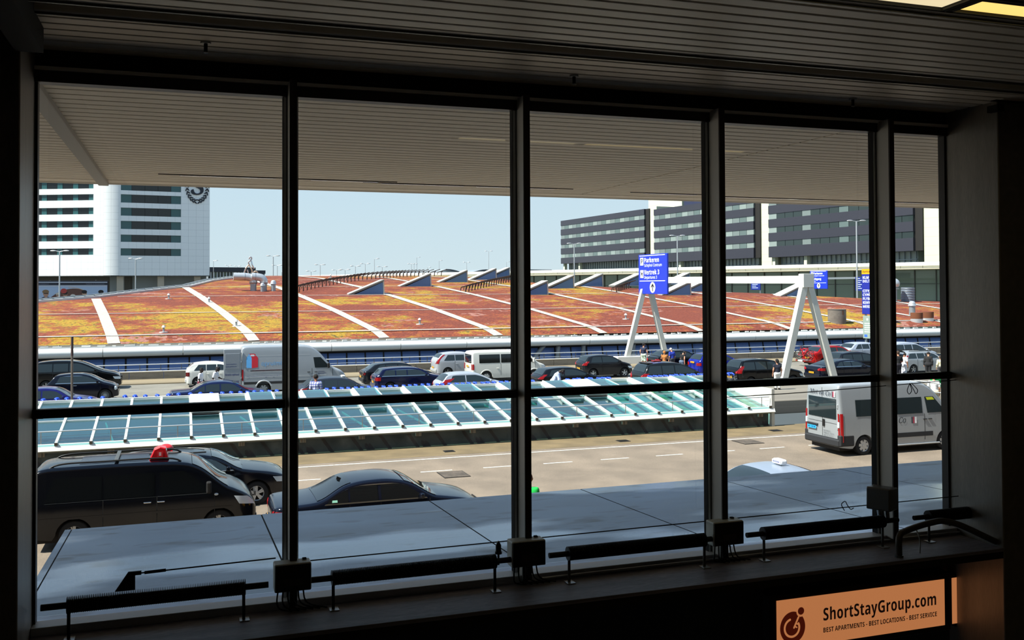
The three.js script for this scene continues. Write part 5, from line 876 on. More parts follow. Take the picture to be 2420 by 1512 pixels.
  // hands: a palm, four fingers of different length and a thumb from its side
  for (const [a, s] of [[AL, 1], [AR, -1]]) {
    const d = V(...a.w).sub(V(...a.e)).normalize(), side = V(s, 0, 0).sub(d.clone().multiplyScalar(d.x * s)).normalize(), fwd = new THREE.Vector3().crossVectors(d, side).multiplyScalar(s), at = (l, w, c = 0) => { const v = V(...a.w).addScaledVector(d, l).addScaledVector(fwd, w).addScaledVector(side, -c); return [v.x, v.y, v.z]; };
    const B = [[at(-0.02, 0), at(0.045, 0), 0.027, 0.03], [at(0.03, -0.022), at(0.075, -0.028), 0.017, 0.014], [at(0.03, 0.022), at(0.078, 0.026), 0.017, 0.014]];
    [[-0.031, 0.06], [-0.011, 0.075], [0.01, 0.082], [0.031, 0.074]].forEach(([w, l]) => { B.push([at(0.075, w), at(0.075 + l * 0.5, w * 1.1, 0.006), 0.0095, 0.009], [at(0.075 + l * 0.5, w * 1.1, 0.006), at(0.075 + l, w * 1.05, 0.024), 0.009, 0.0075]); });
    B.push([at(0.02, 0.034, 0.005), at(0.055, 0.062, 0.018), 0.013, 0.011], [at(0.055, 0.062, 0.018), at(0.092, 0.066, 0.03), 0.011, 0.009]);
    geos.push(mk(B, 0, null, 0.0065, 0.012));
  }
  part('body', geos, sk, o);
  const sv = q.sleeve ?? 0.75, sleeve = (a) => sv <= 0 ? [] : sv <= 1 ? [[a.sh, [0, 1, 2].map((i) => lerp(a.sh[i], a.e[i], sv)), 0.056, 0.05]] : [[a.sh, a.e, 0.056, 0.046], [a.e, [0, 1, 2].map((i) => lerp(a.e[i], a.w[i], sv - 1)), 0.046, 0.036]];
  const hem = q.hem ?? 0.9, neckY = q.neck ?? 1.47;
  part(q.topName ?? 'shirt', mk([...torso, ...sleeve(AL), ...sleeve(AR)], 0.017, (x, y, z) => { const p = Ti(x, y, z); return Math.max(hem - p[1], p[1] - neckY); }), q.top, o);
  const cutY = 0.09 + (q.short ?? 0);
  part(q.short > 0.2 ? 'shorts' : 'trousers', mk([torso[0], torso[3], ...legB(LL), ...legB(LR)], 0.02, (x, y, z) => Math.max(cutY - y, Ti(x, y, z)[1] - 1.02)), q.bottom, o);
  for (const l of [LL, LR]) part('shoe', mk(feet(l), 0.014, (x, y) => 0.004 - y, 0.016), q.shoe ?? M.black, o);
  // hair: a cap over the skull, longer at the back when q.hairLen is set
  const hb = [[hd(0, 0.03, -0.02), hd(0, 0.045, -0.005), 0.106, 0.104]], len = q.hairLen ?? 0; if (len) hb.push([hd(0, 0.0, -0.055), hd(0, -len, -0.07), 0.085, 0.06]);
  if (q.bun) hb.push([hd(0, 0.1, -0.08), hd(0, 0.12, -0.09), 0.04, 0.04]);
  part('hair', mk(hb, 0, (x, y, z) => { const p = Ti(x, y, z), yy = p[1] - 1.63 + tilt * 0.04, zz = p[2] - 0.03 - tilt * 0.12; return Math.max(0.035 + 1.0 * zz - yy - (len ? 0.0 : 0.0), -0.09 - len - yy); }, 0.012, 0.03), q.hair ?? fabric('#120d0a'), o);
  for (const s of [-1, 1]) part('eye', ell(...hd(s * 0.034, 0.012, 0.086), 0.012, 0.007, 0.007, 8), mat(S('#1a1412'), 0.3), o);
  part('mouth', ell(...hd(0, -0.055, 0.098), 0.024, 0.006, 0.008, 8), mat(S('#7a3a34'), 0.5), o);
  if (q.cap) part('cap', [...[mk([[hd(0, 0.05, -0.01), hd(0, 0.06, 0), 0.107, 0.105]], 0, (x, y, z) => 0.03 - (Ti(x, y, z)[1] - 1.63), 0.014)], ell(...hd(0, 0.045, 0.12), 0.075, 0.01, 0.07, 12)], q.cap, o);
  return o;
}
{
  const plaid = canvas(128, 128, (g) => { g.fillStyle = '#dfe3ee'; g.fillRect(0, 0, 128, 128); g.fillStyle = 'rgba(40,50,130,0.55)'; for (let i = 0; i < 4; i++) { g.fillRect(i * 32, 0, 13, 128); g.fillRect(0, i * 32, 128, 13); } }); plaid.wrapS = plaid.wrapT = THREE.RepeatWrapping;
  const leo = canvas(128, 128, (g) => { g.fillStyle = '#b5713a'; g.fillRect(0, 0, 128, 128); seed = 5; for (let i = 0; i < 60; i++) { g.fillStyle = i % 2 ? '#4a2412' : '#d79a5a'; g.beginPath(); g.ellipse(rr(0, 128), rr(0, 128), rr(4, 9), rr(3, 6), rr(0, 3), 0, 7); g.fill(); } }); leo.wrapS = leo.wrapT = THREE.RepeatWrapping;
  const flor = canvas(128, 128, (g) => { g.fillStyle = '#d8e6d2'; g.fillRect(0, 0, 128, 128); for (let i = 0; i < 46; i++) { g.fillStyle = '#2f5f40'; g.beginPath(); g.ellipse(rr(0, 128), rr(0, 128), rr(5, 10), rr(3, 6), rr(0, 3), 0, 7); g.fill(); } }); flor.wrapS = flor.wrapT = THREE.RepeatWrapping;
  const tx = (t) => mat(0xffffff, 0.9, 0, { map: t });
  const wht = fabric('#d4d6dc'), polo = fabric('#d8dae2'), grey = fabric('#8d8f93');
  person({ x: 0.97, z: -54.9, turn: 1.35, H: 1.7, skin: skinOf.dark, top: polo, bottom: fabric('#6a2030'), hairLen: 0, label: 'man in a white polo shirt and dark red shorts walking right, left of the pair', short: 0.38, lean: 0.06, armL: [[0.23, 1.12, 0.02], [0.2, 0.98, 0.22]] });
  person({ x: 1.72, z: -54.9, turn: 1.2, H: 1.75, skin: skinOf.dark, top: polo, bottom: fabric('#2b2f3a'), label: 'man in a white polo shirt and dark cap at the open van door', lean: 0.16, nod: 0.3, cap: fabric('#15151a'), armL: [[0.24, 1.15, 0.12], [0.18, 1.1, 0.38]] });
  person({ x: 5.67, z: -43.2, y: 0.38, turn: 3.0, H: 1.78, skin: skinOf.tan, top: tx(plaid), bottom: fabric('#3a4258'), label: 'man in a white and blue plaid shirt seen from behind, beside the dark grey hatchback', wide: 1.08, sleeve: 0.85 });
  person({ x: 17.5, z: -44.4, y: 0.38, turn: 1.15, H: 1.78, skin: skinOf.dark, top: fabric('#b7c6e2'), bottom: fabric('#c3c8d2'), sleeve: 1.9, label: 'man in a pale blue long-sleeved shirt bending over the luggage trolleys', lean: 0.62, nod: 0.8, armL: [[0.22, 1.2, 0.2], [0.18, 1.0, 0.42]], armR: [[-0.22, 1.2, 0.2], [-0.18, 1.0, 0.42]] });
  person({ x: 32.5, z: -64.0, turn: 2.2, H: 1.84, top: fabric('#1f2740'), bottom: tx(flor), short: 0.4, sleeve: 0.12, label: 'man in a dark blue sleeveless top and leaf-patterned shorts behind the people carrier', armR: [[-0.27, 1.15, 0.02], [-0.26, 0.9, 0.08]] });
  person({ x: 32.7, z: -60.0, turn: 3.3, H: 1.72, top: fabric('#2238a0'), bottom: fabric('#33363f'), hair: fabric('#b9b2a8'), label: 'grey-haired person in a bright blue shirt behind the leopard-print woman', nod: 0.5, lean: 0.1 });
  person({ x: 31.5, z: -58.9, turn: 2.6, H: 1.6, top: tx(leo), bottom: fabric('#2a2422'), sleeve: 0.1, hair: fabric('#a3672f'), hairLen: 0.2, label: 'woman with ginger hair in a leopard-print sleeveless top', armL: [[0.24, 1.15, 0.1], [0.08, 1.12, 0.26]], armR: [[-0.24, 1.15, 0.1], [-0.08, 1.12, 0.26]] });
  person({ x: 32.45, z: -57.0 - 1.2, turn: 1.9, H: 1.66, top: fabric('#0d0d12'), bottom: fabric('#5a6a80'), sleeve: 0.1, hairLen: 0.28, label: 'dark-haired woman in a black sleeveless top leaning down by the black hatchback', lean: 0.3, nod: 0.6, armL: [[0.23, 1.15, 0.1], [0.2, 0.9, 0.2]] });
  person({ x: 30.75, z: -44.6, y: 0.38, turn: 2.9, H: 1.65, top: fabric('#1c2030'), bottom: fabric('#d8d8d4'), sleeve: 0.25, hairLen: 0.3, hair: fabric('#0d0a09'), label: 'woman with long black hair and white trousers beside the gantry leg' });
  person({ x: 43.5, z: -49.9, turn: 2.8, H: 1.82, top: fabric('#0c0c0f'), bottom: fabric('#23212a'), hair: fabric('#3a2a1e'), label: 'man in a black T-shirt and dark trousers seen from behind at the right end', wide: 1.1, armL: [[0.26, 1.12, 0.02], [0.2, 1.0, 0.2]], armR: [[-0.26, 1.12, 0.02], [-0.2, 1.0, 0.2]] });
  person({ x: 44.2, z: -50.2, turn: 2.0, H: 1.68, top: wht, bottom: fabric('#cfd2dc'), skin: skinOf.tan, label: 'person dressed in white right of the man in the black T-shirt', lean: 0.15, nod: 0.4, armL: [[0.22, 1.2, 0.15], [0.16, 1.15, 0.35]] });
  person({ x: 45.9, z: -49.9, turn: 2.3, H: 1.72, top: fabric('#1a1a1c'), bottom: fabric('#1c1c20'), sleeve: 1.9, hem: 0.82, topName: 'jacket', label: 'man in a dark suit jacket leaning at the silver estate car', lean: 0.22, nod: 0.3, wide: 1.15 });
  person({ x: 45.5, z: -48.4, turn: 2.7, H: 1.58, top: fabric('#d8cfb0'), bottom: fabric('#3b3a3e'), sleeve: 1.8, hairLen: 0.18, hair: fabric('#3a332c'), label: 'woman in a cream jacket with dark hair next to the right column', topName: 'jacket' });
  person({ x: 34.0, z: -36.6, y: 0.0, turn: 2.6, H: 1.75, top: fabric('#dcdcdc'), bottom: fabric('#c9bfa4'), label: 'person in a white top with a green bag above the yellow car', lean: 0.1, wide: 1.15, armL: [[0.26, 1.15, 0.05], [0.22, 0.95, 0.2]] });
  person({ x: 7.42, z: -20.4, turn: 2.6, H: 1.78, skin: skinOf.tan, top: fabric('#16b04a'), bottom: fabric('#2a2c33'), hair: fabric('#6b3a22'), label: 'red-haired person in a bright green top, head just above the ledge by the second mullion' });
}
// ================================================================ ROAD SIGN GANTRY
const mirrorFree = (w, h, tex, m = {}) => new THREE.PlaneGeometry(w, h);
const signTex = (l1, s1, l2, s2, icon2) => canvas(640, 480, (g, w, h) => {
  g.fillStyle = '#1a35b8'; g.fillRect(0, 0, w, h); g.fillStyle = '#eef1f6'; g.fillRect(20, 8, w - 60, 9); g.fillRect(20, 318, w - 60, 9);
  const ic = (y) => { g.fillStyle = '#eef1f6'; g.fillRect(36, y, 76, 96); g.fillStyle = '#111'; };
  ic(34); g.font = 'bold 84px sans-serif'; g.fillText('P', 50, 112);
  ic(188); g.save(); g.translate(74, 236); g.rotate(icon2 === 'plane' ? -0.6 : 0); g.fillStyle = '#111'; if (icon2 === 'plane') { g.fillRect(-28, -5, 60, 10); g.beginPath(); g.moveTo(-2, 0); g.lineTo(-18, -32); g.lineTo(-8, -32); g.lineTo(16, 0); g.lineTo(-8, 32); g.lineTo(-18, 32); g.fill(); } else { g.fillRect(-22, -8, 26, 16); g.beginPath(); g.moveTo(2, -22); g.lineTo(26, 0); g.lineTo(2, 22); g.fill(); } g.restore();
  g.fillStyle = '#f2f4f8'; g.font = 'bold 78px sans-serif'; g.fillText(l1, 128, 96, 470); g.fillText(l2, 128, 244, 470);
  g.font = '50px sans-serif'; g.fillText(s1, 130, 148, 470); g.fillText(s2, 130, 296, 440);
  g.beginPath(); g.ellipse(320, 402, 62, 66, 0, 0, 7); g.fill(); g.fillStyle = '#0d0d10'; g.beginPath(); g.moveTo(320, 350); g.lineTo(360, 398); g.lineTo(350, 408); g.lineTo(329, 386); g.lineTo(329, 450); g.lineTo(311, 450); g.lineTo(311, 386); g.lineTo(290, 408); g.lineTo(280, 398); g.fill();
});
{
  const w = mat(S('#c6c6be'), 0.45, 0.05), t = thing('sign_gantry', 'white steel sign gantry on two pairs of slanted legs spanning the far road', 'sign gantry');
  const aFrame = (z, xa, xb, y0, top, hw, xc) => {
    part('leg', bar([xa, y0, z], [xc - hw * 0.55, top - 0.75, z], 0.36, 0.36, [0, 0, 1]), w, t); part('leg', bar([xb, y0, z], [xc + hw * 0.55, top - 0.75, z], 0.36, 0.36, [0, 0, 1]), w, t);
    part('head_block', [rbx(xc, top - 0.38, z, hw * 2, 0.8, 0.5, 0.02)], w, t);
    for (const x of [xa, xb]) part('base_plate', [rbx(x, y0 + 0.03, z, 0.7, 0.06, 0.7, 0.02), ...[-0.25, 0.25].flatMap((d) => [-0.25, 0.25].map((e) => cyl(x + d, y0 + 0.09, z + e, 0.04, 0.12, 8)))], M.white, t);
  };
  aFrame(-46.6, 32.45, 36.05, 0.38, 6.72, 0.36, 34.15); aFrame(-67.1, 32.5, 36.1, 0.08, 6.95, 0.36, 34.4);
  part('beam', bar([34.15, 6.4, -46.6], [34.4, 6.55, -67.1], 0.42, 0.46), w, t);
  part('plinth', [rbx(34.3, 0.35, -67.2, 5.2, 0.6, 0.9, 0.03)], M.white, t);
  const s = thing('road_sign', 'blue hanging road sign reading Parkeren and Vertrek 3, in the middle window bay', 'road sign', [34.05, 7.0, -65.35], 0.03);
  part('panel', [rbx(0, 0, 0, 0.14, 3.06, 4.4, 0.03)], mat(S('#1a35b8'), 0.4), s);
  const f = part('sign_face', new THREE.PlaneGeometry(4.36, 3.02), mat(0xffffff, 0.4, 0, { map: signTex('Parkeren', 'Schiphol Centrum', 'Vertrek 3', 'Departures 3', 'plane') }), s); f.rotation.y = -Math.PI / 2; f.position.x = -0.074;
  part('clamp', [rbx(0.14, 0.2, -1.2, 0.2, 0.2, 0.2, 0.02), rbx(0.14, 0.2, 1.2, 0.2, 0.2, 0.2, 0.02)], M.galv, s);
  s.rotation.x = 0; s.rotation.z = 0;
  const s2 = thing('road_sign', 'smaller distant blue road sign reading Parkeren and Uitgang beside the near gantry head', 'road sign', [95, 7.05, -126.4]);
  part('panel', [rbx(0, 0, 0, 0.14, 2.85, 4.3, 0.03)], mat(S('#1a35b8'), 0.4), s2);
  const f2 = part('sign_face', new THREE.PlaneGeometry(4.26, 2.8), mat(0xffffff, 0.4, 0, { map: signTex('Parkeren', 'Schiphol Centrum', 'Uitgang', 'Exit', 'exit') }), s2); f2.rotation.y = -Math.PI / 2; f2.position.x = -0.074;
  part('arm', bar([0.2, 0.2, -2], [0.2, 0.2, 14], 0.3, 0.3), M.galv, s2); part('post', bar([0.2, 0.2, 13.5], [0.2, -11, 13.5], 0.4, 0.4, [1, 0, 0]), M.galv, s2);
  const small = (x, y, z, wd, h, label) => { const q = thing('road_sign', label, 'road sign', [x, y, z]); part('panel', rbx(0, 0, 0, 0.12, h, wd, 0.02), mat(S('#14256e'), 0.5), q); part('post', [bar([0.12, h / 2, wd * 0.4], [0.12, -h / 2 - 8, wd * 0.4], 0.14, 0.14, [1, 0, 0])], M.galv, q); const tx = canvas(64, 96, (g) => { g.fillStyle = '#15297c'; g.fillRect(0, 0, 64, 96); g.fillStyle = '#b9c4e6'; for (let i = 0; i < 6; i++) g.fillRect(8, 8 + i * 14, 24 + (i * 13) % 24, 5); }); const ff = part('sign_face', new THREE.PlaneGeometry(wd - 0.06, h - 0.06), mat(0xffffff, 0.5, 0, { map: tx }), q); ff.rotation.y = -Math.PI / 2; ff.position.x = -0.064; };
  small(84.5, 6.45, -128, 2.6, 1.9, 'small dark blue sign under the gantry beam in the distance'); small(92, 6.35, -113, 2.0, 2.0, 'small dark blue sign left of the fourth mullion in the distance');
  // departures board at the kerb, half hidden by the mullion
  const b = thing('airline_board', 'tall narrow airline board, yellow on top and blue below, at the fourth mullion', 'information board', [57.0, 0, -68.9]);
  const bt = canvas(256, 768, (g) => { g.fillStyle = '#16278e'; g.fillRect(0, 0, 256, 768); g.fillStyle = '#f0a400'; g.fillRect(0, 0, 256, 90); g.fillStyle = '#3a2a08'; g.font = 'bold 54px sans-serif'; g.fillText('Aankomst', 14, 64, 230); g.fillStyle = '#e6ebf8'; g.font = 'bold 62px sans-serif'; g.fillText('KLM', 14, 170, 230); g.fillText('DELTA', 14, 232, 230); ['CITYJET', 'CYPRUS', 'FLYBE.C', 'KENYA A', 'MERIDIA'].forEach((l, i) => g.fillText(l, 14, 400 + i * 66, 236)); });
  part('panel', rbx(0, 5.55, 0, 0.14, 4.0, 1.7, 0.02), mat(S('#16278e'), 0.4), b); const bf = part('sign_face', new THREE.PlaneGeometry(1.66, 3.96), mat(0xffffff, 0.45, 0, { map: bt }), b); bf.rotation.y = -Math.PI / 2; bf.position.set(-0.074, 5.55, 0);
  const lt = canvas(128, 256, (g) => { g.fillStyle = '#8a9a90'; g.fillRect(0, 0, 128, 256); g.fillStyle = '#eef2ee'; g.font = 'bold 34px sans-serif'; g.fillText('↗ B', 14, 50); for (let i = 0; i < 5; i++) g.fillRect(16, 80 + i * 24, 60 + (i * 17) % 36, 9); g.fillStyle = '#3a6ac8'; g.fillRect(14, 212, 34, 30); });
  part('lower_panel', rbx(0, 2.4, 0, 0.14, 2.0, 1.5, 0.02), mat(S('#8a9a90'), 0.5), b); const lf = part('lower_sign_face', new THREE.PlaneGeometry(1.46, 1.96), mat(0xffffff, 0.5, 0, { map: lt }), b); lf.rotation.y = -Math.PI / 2; lf.position.set(-0.074, 2.4, 0);
  part('post', [bar([0.13, -4.3, 0.6], [0.13, 7.5, 0.6], 0.14, 0.14, [1, 0, 0]), bar([0.13, -4.3, -0.6], [0.13, 7.5, -0.6], 0.14, 0.14, [1, 0, 0])], M.galv, b);
}
// ---- bits at the right end beside the minibus
{
  const t = thing('ramp_handrail', 'silver handrail of two bars above the roof of the silver minibus', 'handrail');
  part('rail', [rod([31.6, 1.75, -38], [34.2, 1.3, -35.2], 0.03, 8), rod([31.6, 1.3, -38], [34.2, 0.9, -35.2], 0.025, 8)], M.paleAlu, t); for (const s of [0, 0.33, 0.66, 1]) part('post', rod([lerp(31.6, 34.2, s), 0, lerp(-38, -35.2, s)], [lerp(31.6, 34.2, s), lerp(1.75, 1.3, s), lerp(-38, -35.2, s)], 0.025, 8), M.paleAlu, t);
  const b = thing('concrete_block', 'grey concrete wall block at the right column above the yellow car', 'wall block', [37.0, 0.85, -37.8]); part('block', rbx(0, 0, 0, 3.0, 1.7, 0.8, 0.03), M.concrete, b);
  const bag = (x, y, z, c, label) => { const g = thing('bag', label, 'bag', [x, y, z]); part('body', rbx(0, 0.3, 0, 0.5, 0.6, 0.3, 0.06), fabric(c), g); part('handle', tube([[-0.12, 0.58, 0], [-0.1, 0.68, 0], [0.1, 0.68, 0], [0.12, 0.58, 0]], 0.015, 12, 6), M.black, g); };
  bag(34.3, 0.62, -40.2, '#b01828', 'red bag on the trolleys above the minibus roof'); bag(35.4, 0.62, -40.2, '#1c3cb0', 'blue bag right of the red bag above the minibus roof'); bag(34.4, 1.1, -36.9, '#19a04a', 'green bag on the shoulder of the white-topped person');
  const c = thing('luggage_cart', 'luggage cart with stacked cases behind the minibus windscreen', 'luggage cart', [34.9, 0, -40.2]); part('deck', [rbx(0, 0.5, 0, 2.6, 0.08, 0.9, 0.02)], M.galv, c); for (const x of [-1, 1]) for (const z of [-0.35, 0.35]) part('wheel', (() => { const g = new THREE.CylinderGeometry(0.22, 0.22, 0.08, 14); g.rotateX(Math.PI / 2); g.translate(x, 0.22, z); return g; })(), M.tyre, c); for (const [x, h, col] of [[0.95, 0.55, '#c9c9c4']]) part('case', rbx(x, 0.54 + h / 2, 0, 0.7, h, 0.7, 0.04), mat(S(col), 0.5), c);
}
{ const t = thing('steel_post', 'single thin rusty steel post on the island near the left column', 'post', [-4.58, 0.38, -46.4]); part('post', rod([0, 0, 0], [0, 3.5, 0], 0.05, 10), mat(S('#6d6258'), 0.5, 0.3), t); part('cap', rod([0, 2.7, 0], [0, 3.55, 0], 0.056, 10), mat(S('#4a3630'), 0.6), t); }
// ================================================================ HOTEL TOWER on the left
{
  const t = thing('hotel_tower', 'white panelled hotel tower with bands of dark windows and a wreath emblem', 'building');
  const joint = canvas(256, 256, (g) => { g.fillStyle = '#f0f2f1'; g.fillRect(0, 0, 256, 256); g.fillStyle = '#b4babb'; g.fillRect(0, 0, 256, 5); g.fillRect(0, 0, 5, 256); }); joint.wrapS = joint.wrapT = THREE.RepeatWrapping; joint.repeat.set(0.55, 0.6);
  const wm = mat(0xffffff, 0.45, 0, { map: joint }), dk = phys(S('#14181b'), 0.08), tl = phys(S('#2f5a5c'), 0.1), core = mat(S('#2a2d30'), 0.8);
  const P0 = V(-16.5, 0, -254.4), frL = -0.431, frR = 0.098;
  const put = (m, th) => { m.position.copy(P0); m.rotation.y = th; return m; };
  const TOP = 40, bandsL = [[31, 32.8], [28.1, 29.6], [24.65, 26.3], [21.4, 23], [18, 19.6], [14.6, 16.2], [34.3, 36]], bandsR = [[30.6, 32.5], [27.55, 29.6], [24.3, 26.3], [21, 23], [17.8, 19.6], [14.4, 16.2], [33.8, 35.8]];
  const tan = 1.9;
  const spandrels = (bands) => { const b = [...bands].sort((p, q) => p[0] - q[0]), o = []; let y = 9.44; for (const [a, c] of b) { o.push([y, a]); y = c; } o.push([y, TOP]); return o; };
  for (const [a, b] of spandrels(bandsL)) put(part('spandrel', ext(-75, -4.57, a, b, -0.4, 0), wm, t), frL);
  put(part('corner_pier', ext(-4.57, -tan, 9.44, TOP, -0.4, 0), wm, t), frL);
  for (const [a, b] of spandrels(bandsR)) put(part('spandrel', ext(2.24, 16.39, a, b, -0.4, 0), wm, t), frR);
  put(part('side_pier', [ext(tan, 2.24, 9.44, TOP, -0.4, 0)], wm, t), frR); put(part('side_pier', [ext(16.39, 23.39, 9.44, TOP, -14, 0)], wm, t), frR);
  { // rounded corner between the two faces
    const nL = [Math.sin(frL), Math.cos(frL)], dL = [-Math.cos(frL), Math.sin(frL)], R = tan / Math.tan(Math.abs(frR - frL) / 2), c = [P0.x + dL[0] * tan - nL[0] * R, P0.z + dL[1] * tan - nL[1] * R], rows = [];
    for (const y of [9.44, TOP]) { const r = []; for (let i = 0; i <= 14; i++) { const a = lerp(frL, frR, i / 14); r.push([c[0] + Math.sin(a) * R, y, c[1] + Math.cos(a) * R, i * 0.27, y]); } rows.push(r); }
    part('rounded_corner', quadStrip(rows), wm, t);
  }
  put(part('core', [ext(-74, 0.4, 9.5, TOP - 0.2, -14, -1.0)], core, t), frL); put(part('core', [ext(0, 23, 9.5, TOP - 0.2, -13.8, -1.0)], core, t), frR);
  put(part('soffit', [ext(-75, 0, 9.3, 9.5, -14, 0)], M.frameGrey, t), frL); put(part('soffit', [ext(0, 23.4, 9.3, 9.5, -14, 0)], M.frameGrey, t), frR);
  for (const [a, b] of bandsL) for (let i = 0; i < 7; i++) { const x1 = -4.57 - i * 4.1; put(part('window', ext(x1 - 1.35, x1 - 0.03, a, b, -0.7, -0.3), tl, t), frL); put(part('window', ext(x1 - 4.07, x1 - 1.4, a, b, -0.7, -0.35), dk, t), frL); }
  for (const [a, b] of bandsR) { put(part('window', ext(2.24, 4.74, a, b, -0.7, -0.3), tl, t), frR); for (let i = 0; i < 3; i++) put(part('window', ext(4.8 + i * 3.08, 7.82 + i * 3.08, a, b, -0.7, -0.35), dk, t), frR); put(part('window', ext(14.04, 16.39, a, b, -0.7, -0.3), tl, t), frR); }
  // emblem: letter S in a laurel wreath, standing off the wall
  const font = await new FontLoader().loadAsync('fonts/droid/droid_serif_bold.typeface.json');
  const em = new TextGeometry('S', { font, size: 5.6, depth: 0.25, curveSegments: 6 }); em.computeBoundingBox(); em.translate(-(em.boundingBox.min.x + em.boundingBox.max.x) / 2, -(em.boundingBox.min.y + em.boundingBox.max.y) / 2, 0);
  const ink = mat(S('#1d2430'), 0.5), cx = 20.3, cy = 32.3; em.scale(4.0 / (em.boundingBox.max.x - em.boundingBox.min.x) * 0.78, 4.5 / (em.boundingBox.max.y - em.boundingBox.min.y), 1);
  em.translate(cx, cy, 0.05); put(part('emblem_letter', em, ink, t), frR);
  for (let i = 0; i < 9; i++) for (const s of [-1, 1]) for (const q of [-1, 1]) {
    const a = -Math.PI / 2 + s * (0.16 + i * 0.25), r = 2.5, g = new THREE.SphereGeometry(1, 8, 6); g.scale(0.17, 0.5, 0.12); g.rotateZ(a + Math.PI / 2 * (s > 0 ? 0 : 2) + s * q * 0.55 + (s > 0 ? 0 : 0)); g.rotateZ(0); g.translate(cx + Math.cos(a) * (r + q * 0.2), cy - 0.3 + Math.sin(a) * (r + q * 0.2) * 1.45, 0.15); put(part('emblem_leaf', g, ink, t), frR);
  }
  // recessed ground floors with columns
  put(part('ground_floor_wall', [ext(-75, 2, -4.3, 9.3, -9, -6)], mat(S('#595751'), 0.8), t), frL); put(part('ground_floor_wall', [ext(0, 23.2, -4.3, 9.3, -9, -5)], mat(S('#8f9698'), 0.7), t), frR);
  for (const x of [2.2, 11.7, 20.5]) put(part('column', rbx(x, 2.5, -1.6, 1.55, 13.6, 1.3, 0.05), mat(S('#b3a897'), 0.8), t), frR);
  put(part('service_rail', [ext(-30, -4, 8.1, 8.25, -2, -1.9), ext(-30, -4, 7.4, 7.5, -2, -1.9), ...[-28, -22, -17, -11, -5].map((x) => ext(x, x + 0.15, 6, 8.4, -2, -1.9))], M.paleAlu, t), frL);
}
{
  const art = canvas(1024, 384, (g, w, h) => {
    g.fillStyle = '#2a2c38'; g.fillRect(0, 0, w, h); g.fillStyle = '#c9cbd6'; g.fillRect(8, 14, w - 16, 14); g.fillRect(8, 70, w - 16, 20); g.fillStyle = '#8d92a4'; g.font = '26px sans-serif'; g.fillText('www.schiphol.nl', 60, 58, 160); g.fillText('Fashion & Accessories', 720, 58, 260);
    g.fillStyle = '#aebfd8'; g.fillRect(8, 92, w - 16, h - 96);
    g.fillStyle = '#6a4438'; g.beginPath(); g.moveTo(250, 260); g.quadraticCurveTo(460, 60, 700, 150); g.lineTo(690, 270); g.lineTo(250, 290); g.fill(); g.strokeStyle = '#c9a98a'; g.lineWidth = 9; g.beginPath(); g.moveTo(480, 100); g.quadraticCurveTo(600, 105, 690, 150); g.stroke();
    const fig = (x, y, s, skin, hair, top) => { g.fillStyle = top; g.beginPath(); g.ellipse(x, y + 120 * s, 75 * s, 80 * s, 0, 0, 7); g.fill(); g.fillStyle = skin; g.fillRect(x - 16 * s, y + 20 * s, 32 * s, 40 * s); g.beginPath(); g.ellipse(x, y, 34 * s, 46 * s, 0, 0, 7); g.fill(); g.fillStyle = hair; g.beginPath(); g.ellipse(x - 3 * s, y - 26 * s, 40 * s, 30 * s, 0, 0, 7); g.fill(); g.fillStyle = '#1d1616'; g.fillRect(x - 24 * s, y - 6 * s, 52 * s, 11 * s); };
    fig(185, 200, 1.1, '#b98a70', '#8a6a48', '#4a4452'); fig(440, 215, 0.9, '#a87a60', '#241a18', '#c8c4c4'); fig(345, 225, 0.7, '#c09a82', '#d0c4b4', '#3a2c30'); fig(410, 190, 0.01, '#000', '#000', '#000'); fig(545, 260, 0.85, '#b08a70', '#d9cfc4', '#d4cac0'); fig(700, 200, 0.95, '#c09878', '#1d1614', '#cfd2da'); fig(930, 200, 0.95, '#2e211a', '#15100d', '#8fa4ae');
    g.fillStyle = '#b8403a'; g.beginPath(); g.ellipse(420, 160, 42, 40, 0, 0, 7); g.fill();
  });
  const t = thing('billboard', 'long billboard showing a row of people in sunglasses in front of the hotel', 'billboard', [-19.8, 5.4, -197.4], 0.36);
  part('frame', rbx(0, 0, -0.1, 13.8, 4.7, 0.3, 0.05), M.dark, t); part('poster', new THREE.PlaneGeometry(13.5, 4.5), mat(0xffffff, 0.5, 0, { map: art }), t).position.z = 0.06;
  part('post', [rod([-5, -2, -0.3], [-5, -9.7, -0.3], 0.2, 8), rod([5, -2, -0.3], [5, -9.7, -0.3], 0.2, 8)], M.galv, t);
}
{
  const t = thing('dark_roofed_building', 'low distant building with a dark roof and striped windows right of the hotel', 'building', [8.0, 0, -314.5], 0.29);
  part('wall', [ext(0, 15, -4.3, 11.5, -8, -0.4), ext(15, 18.3, -4.3, 10.9, -8, 0)], mat(S('#7d858b'), 0.7), t); part('roof', [ext(-0.2, 15.2, 11.5, 12.9, -8.2, 0.2), ext(15.2, 18.5, 10.9, 12.0, -8.2, 0.2)], mat(S('#3b3d45'), 0.7), t);
  for (let i = 0; i < 15; i++) for (const [a, b] of [[6.8, 8.9], [9.2, 11.4]]) part('window', ext(0.1 + i, 0.62 + i, a, b, -0.45, -0.3), (i * 7 + (a > 8 ? 1 : 0)) % 3 ? phys(S('#27302f'), 0.15) : phys(S('#4d5d4c'), 0.15), t);
  part('frame_strip', [ext(0, 15, 8.95, 9.15, -0.4, -0.25), ...Array.from({ length: 15 }, (_, i) => ext(0.66 + i, 0.98 + i, 6.8, 11.4, -0.42, -0.28))], mat(S('#c9cdcd'), 0.5), t); part('red_panel', ext(17.2, 18.2, 6.5, 10.5, 0, 0.1), mat(S('#7a1f2e'), 0.6), t);
}
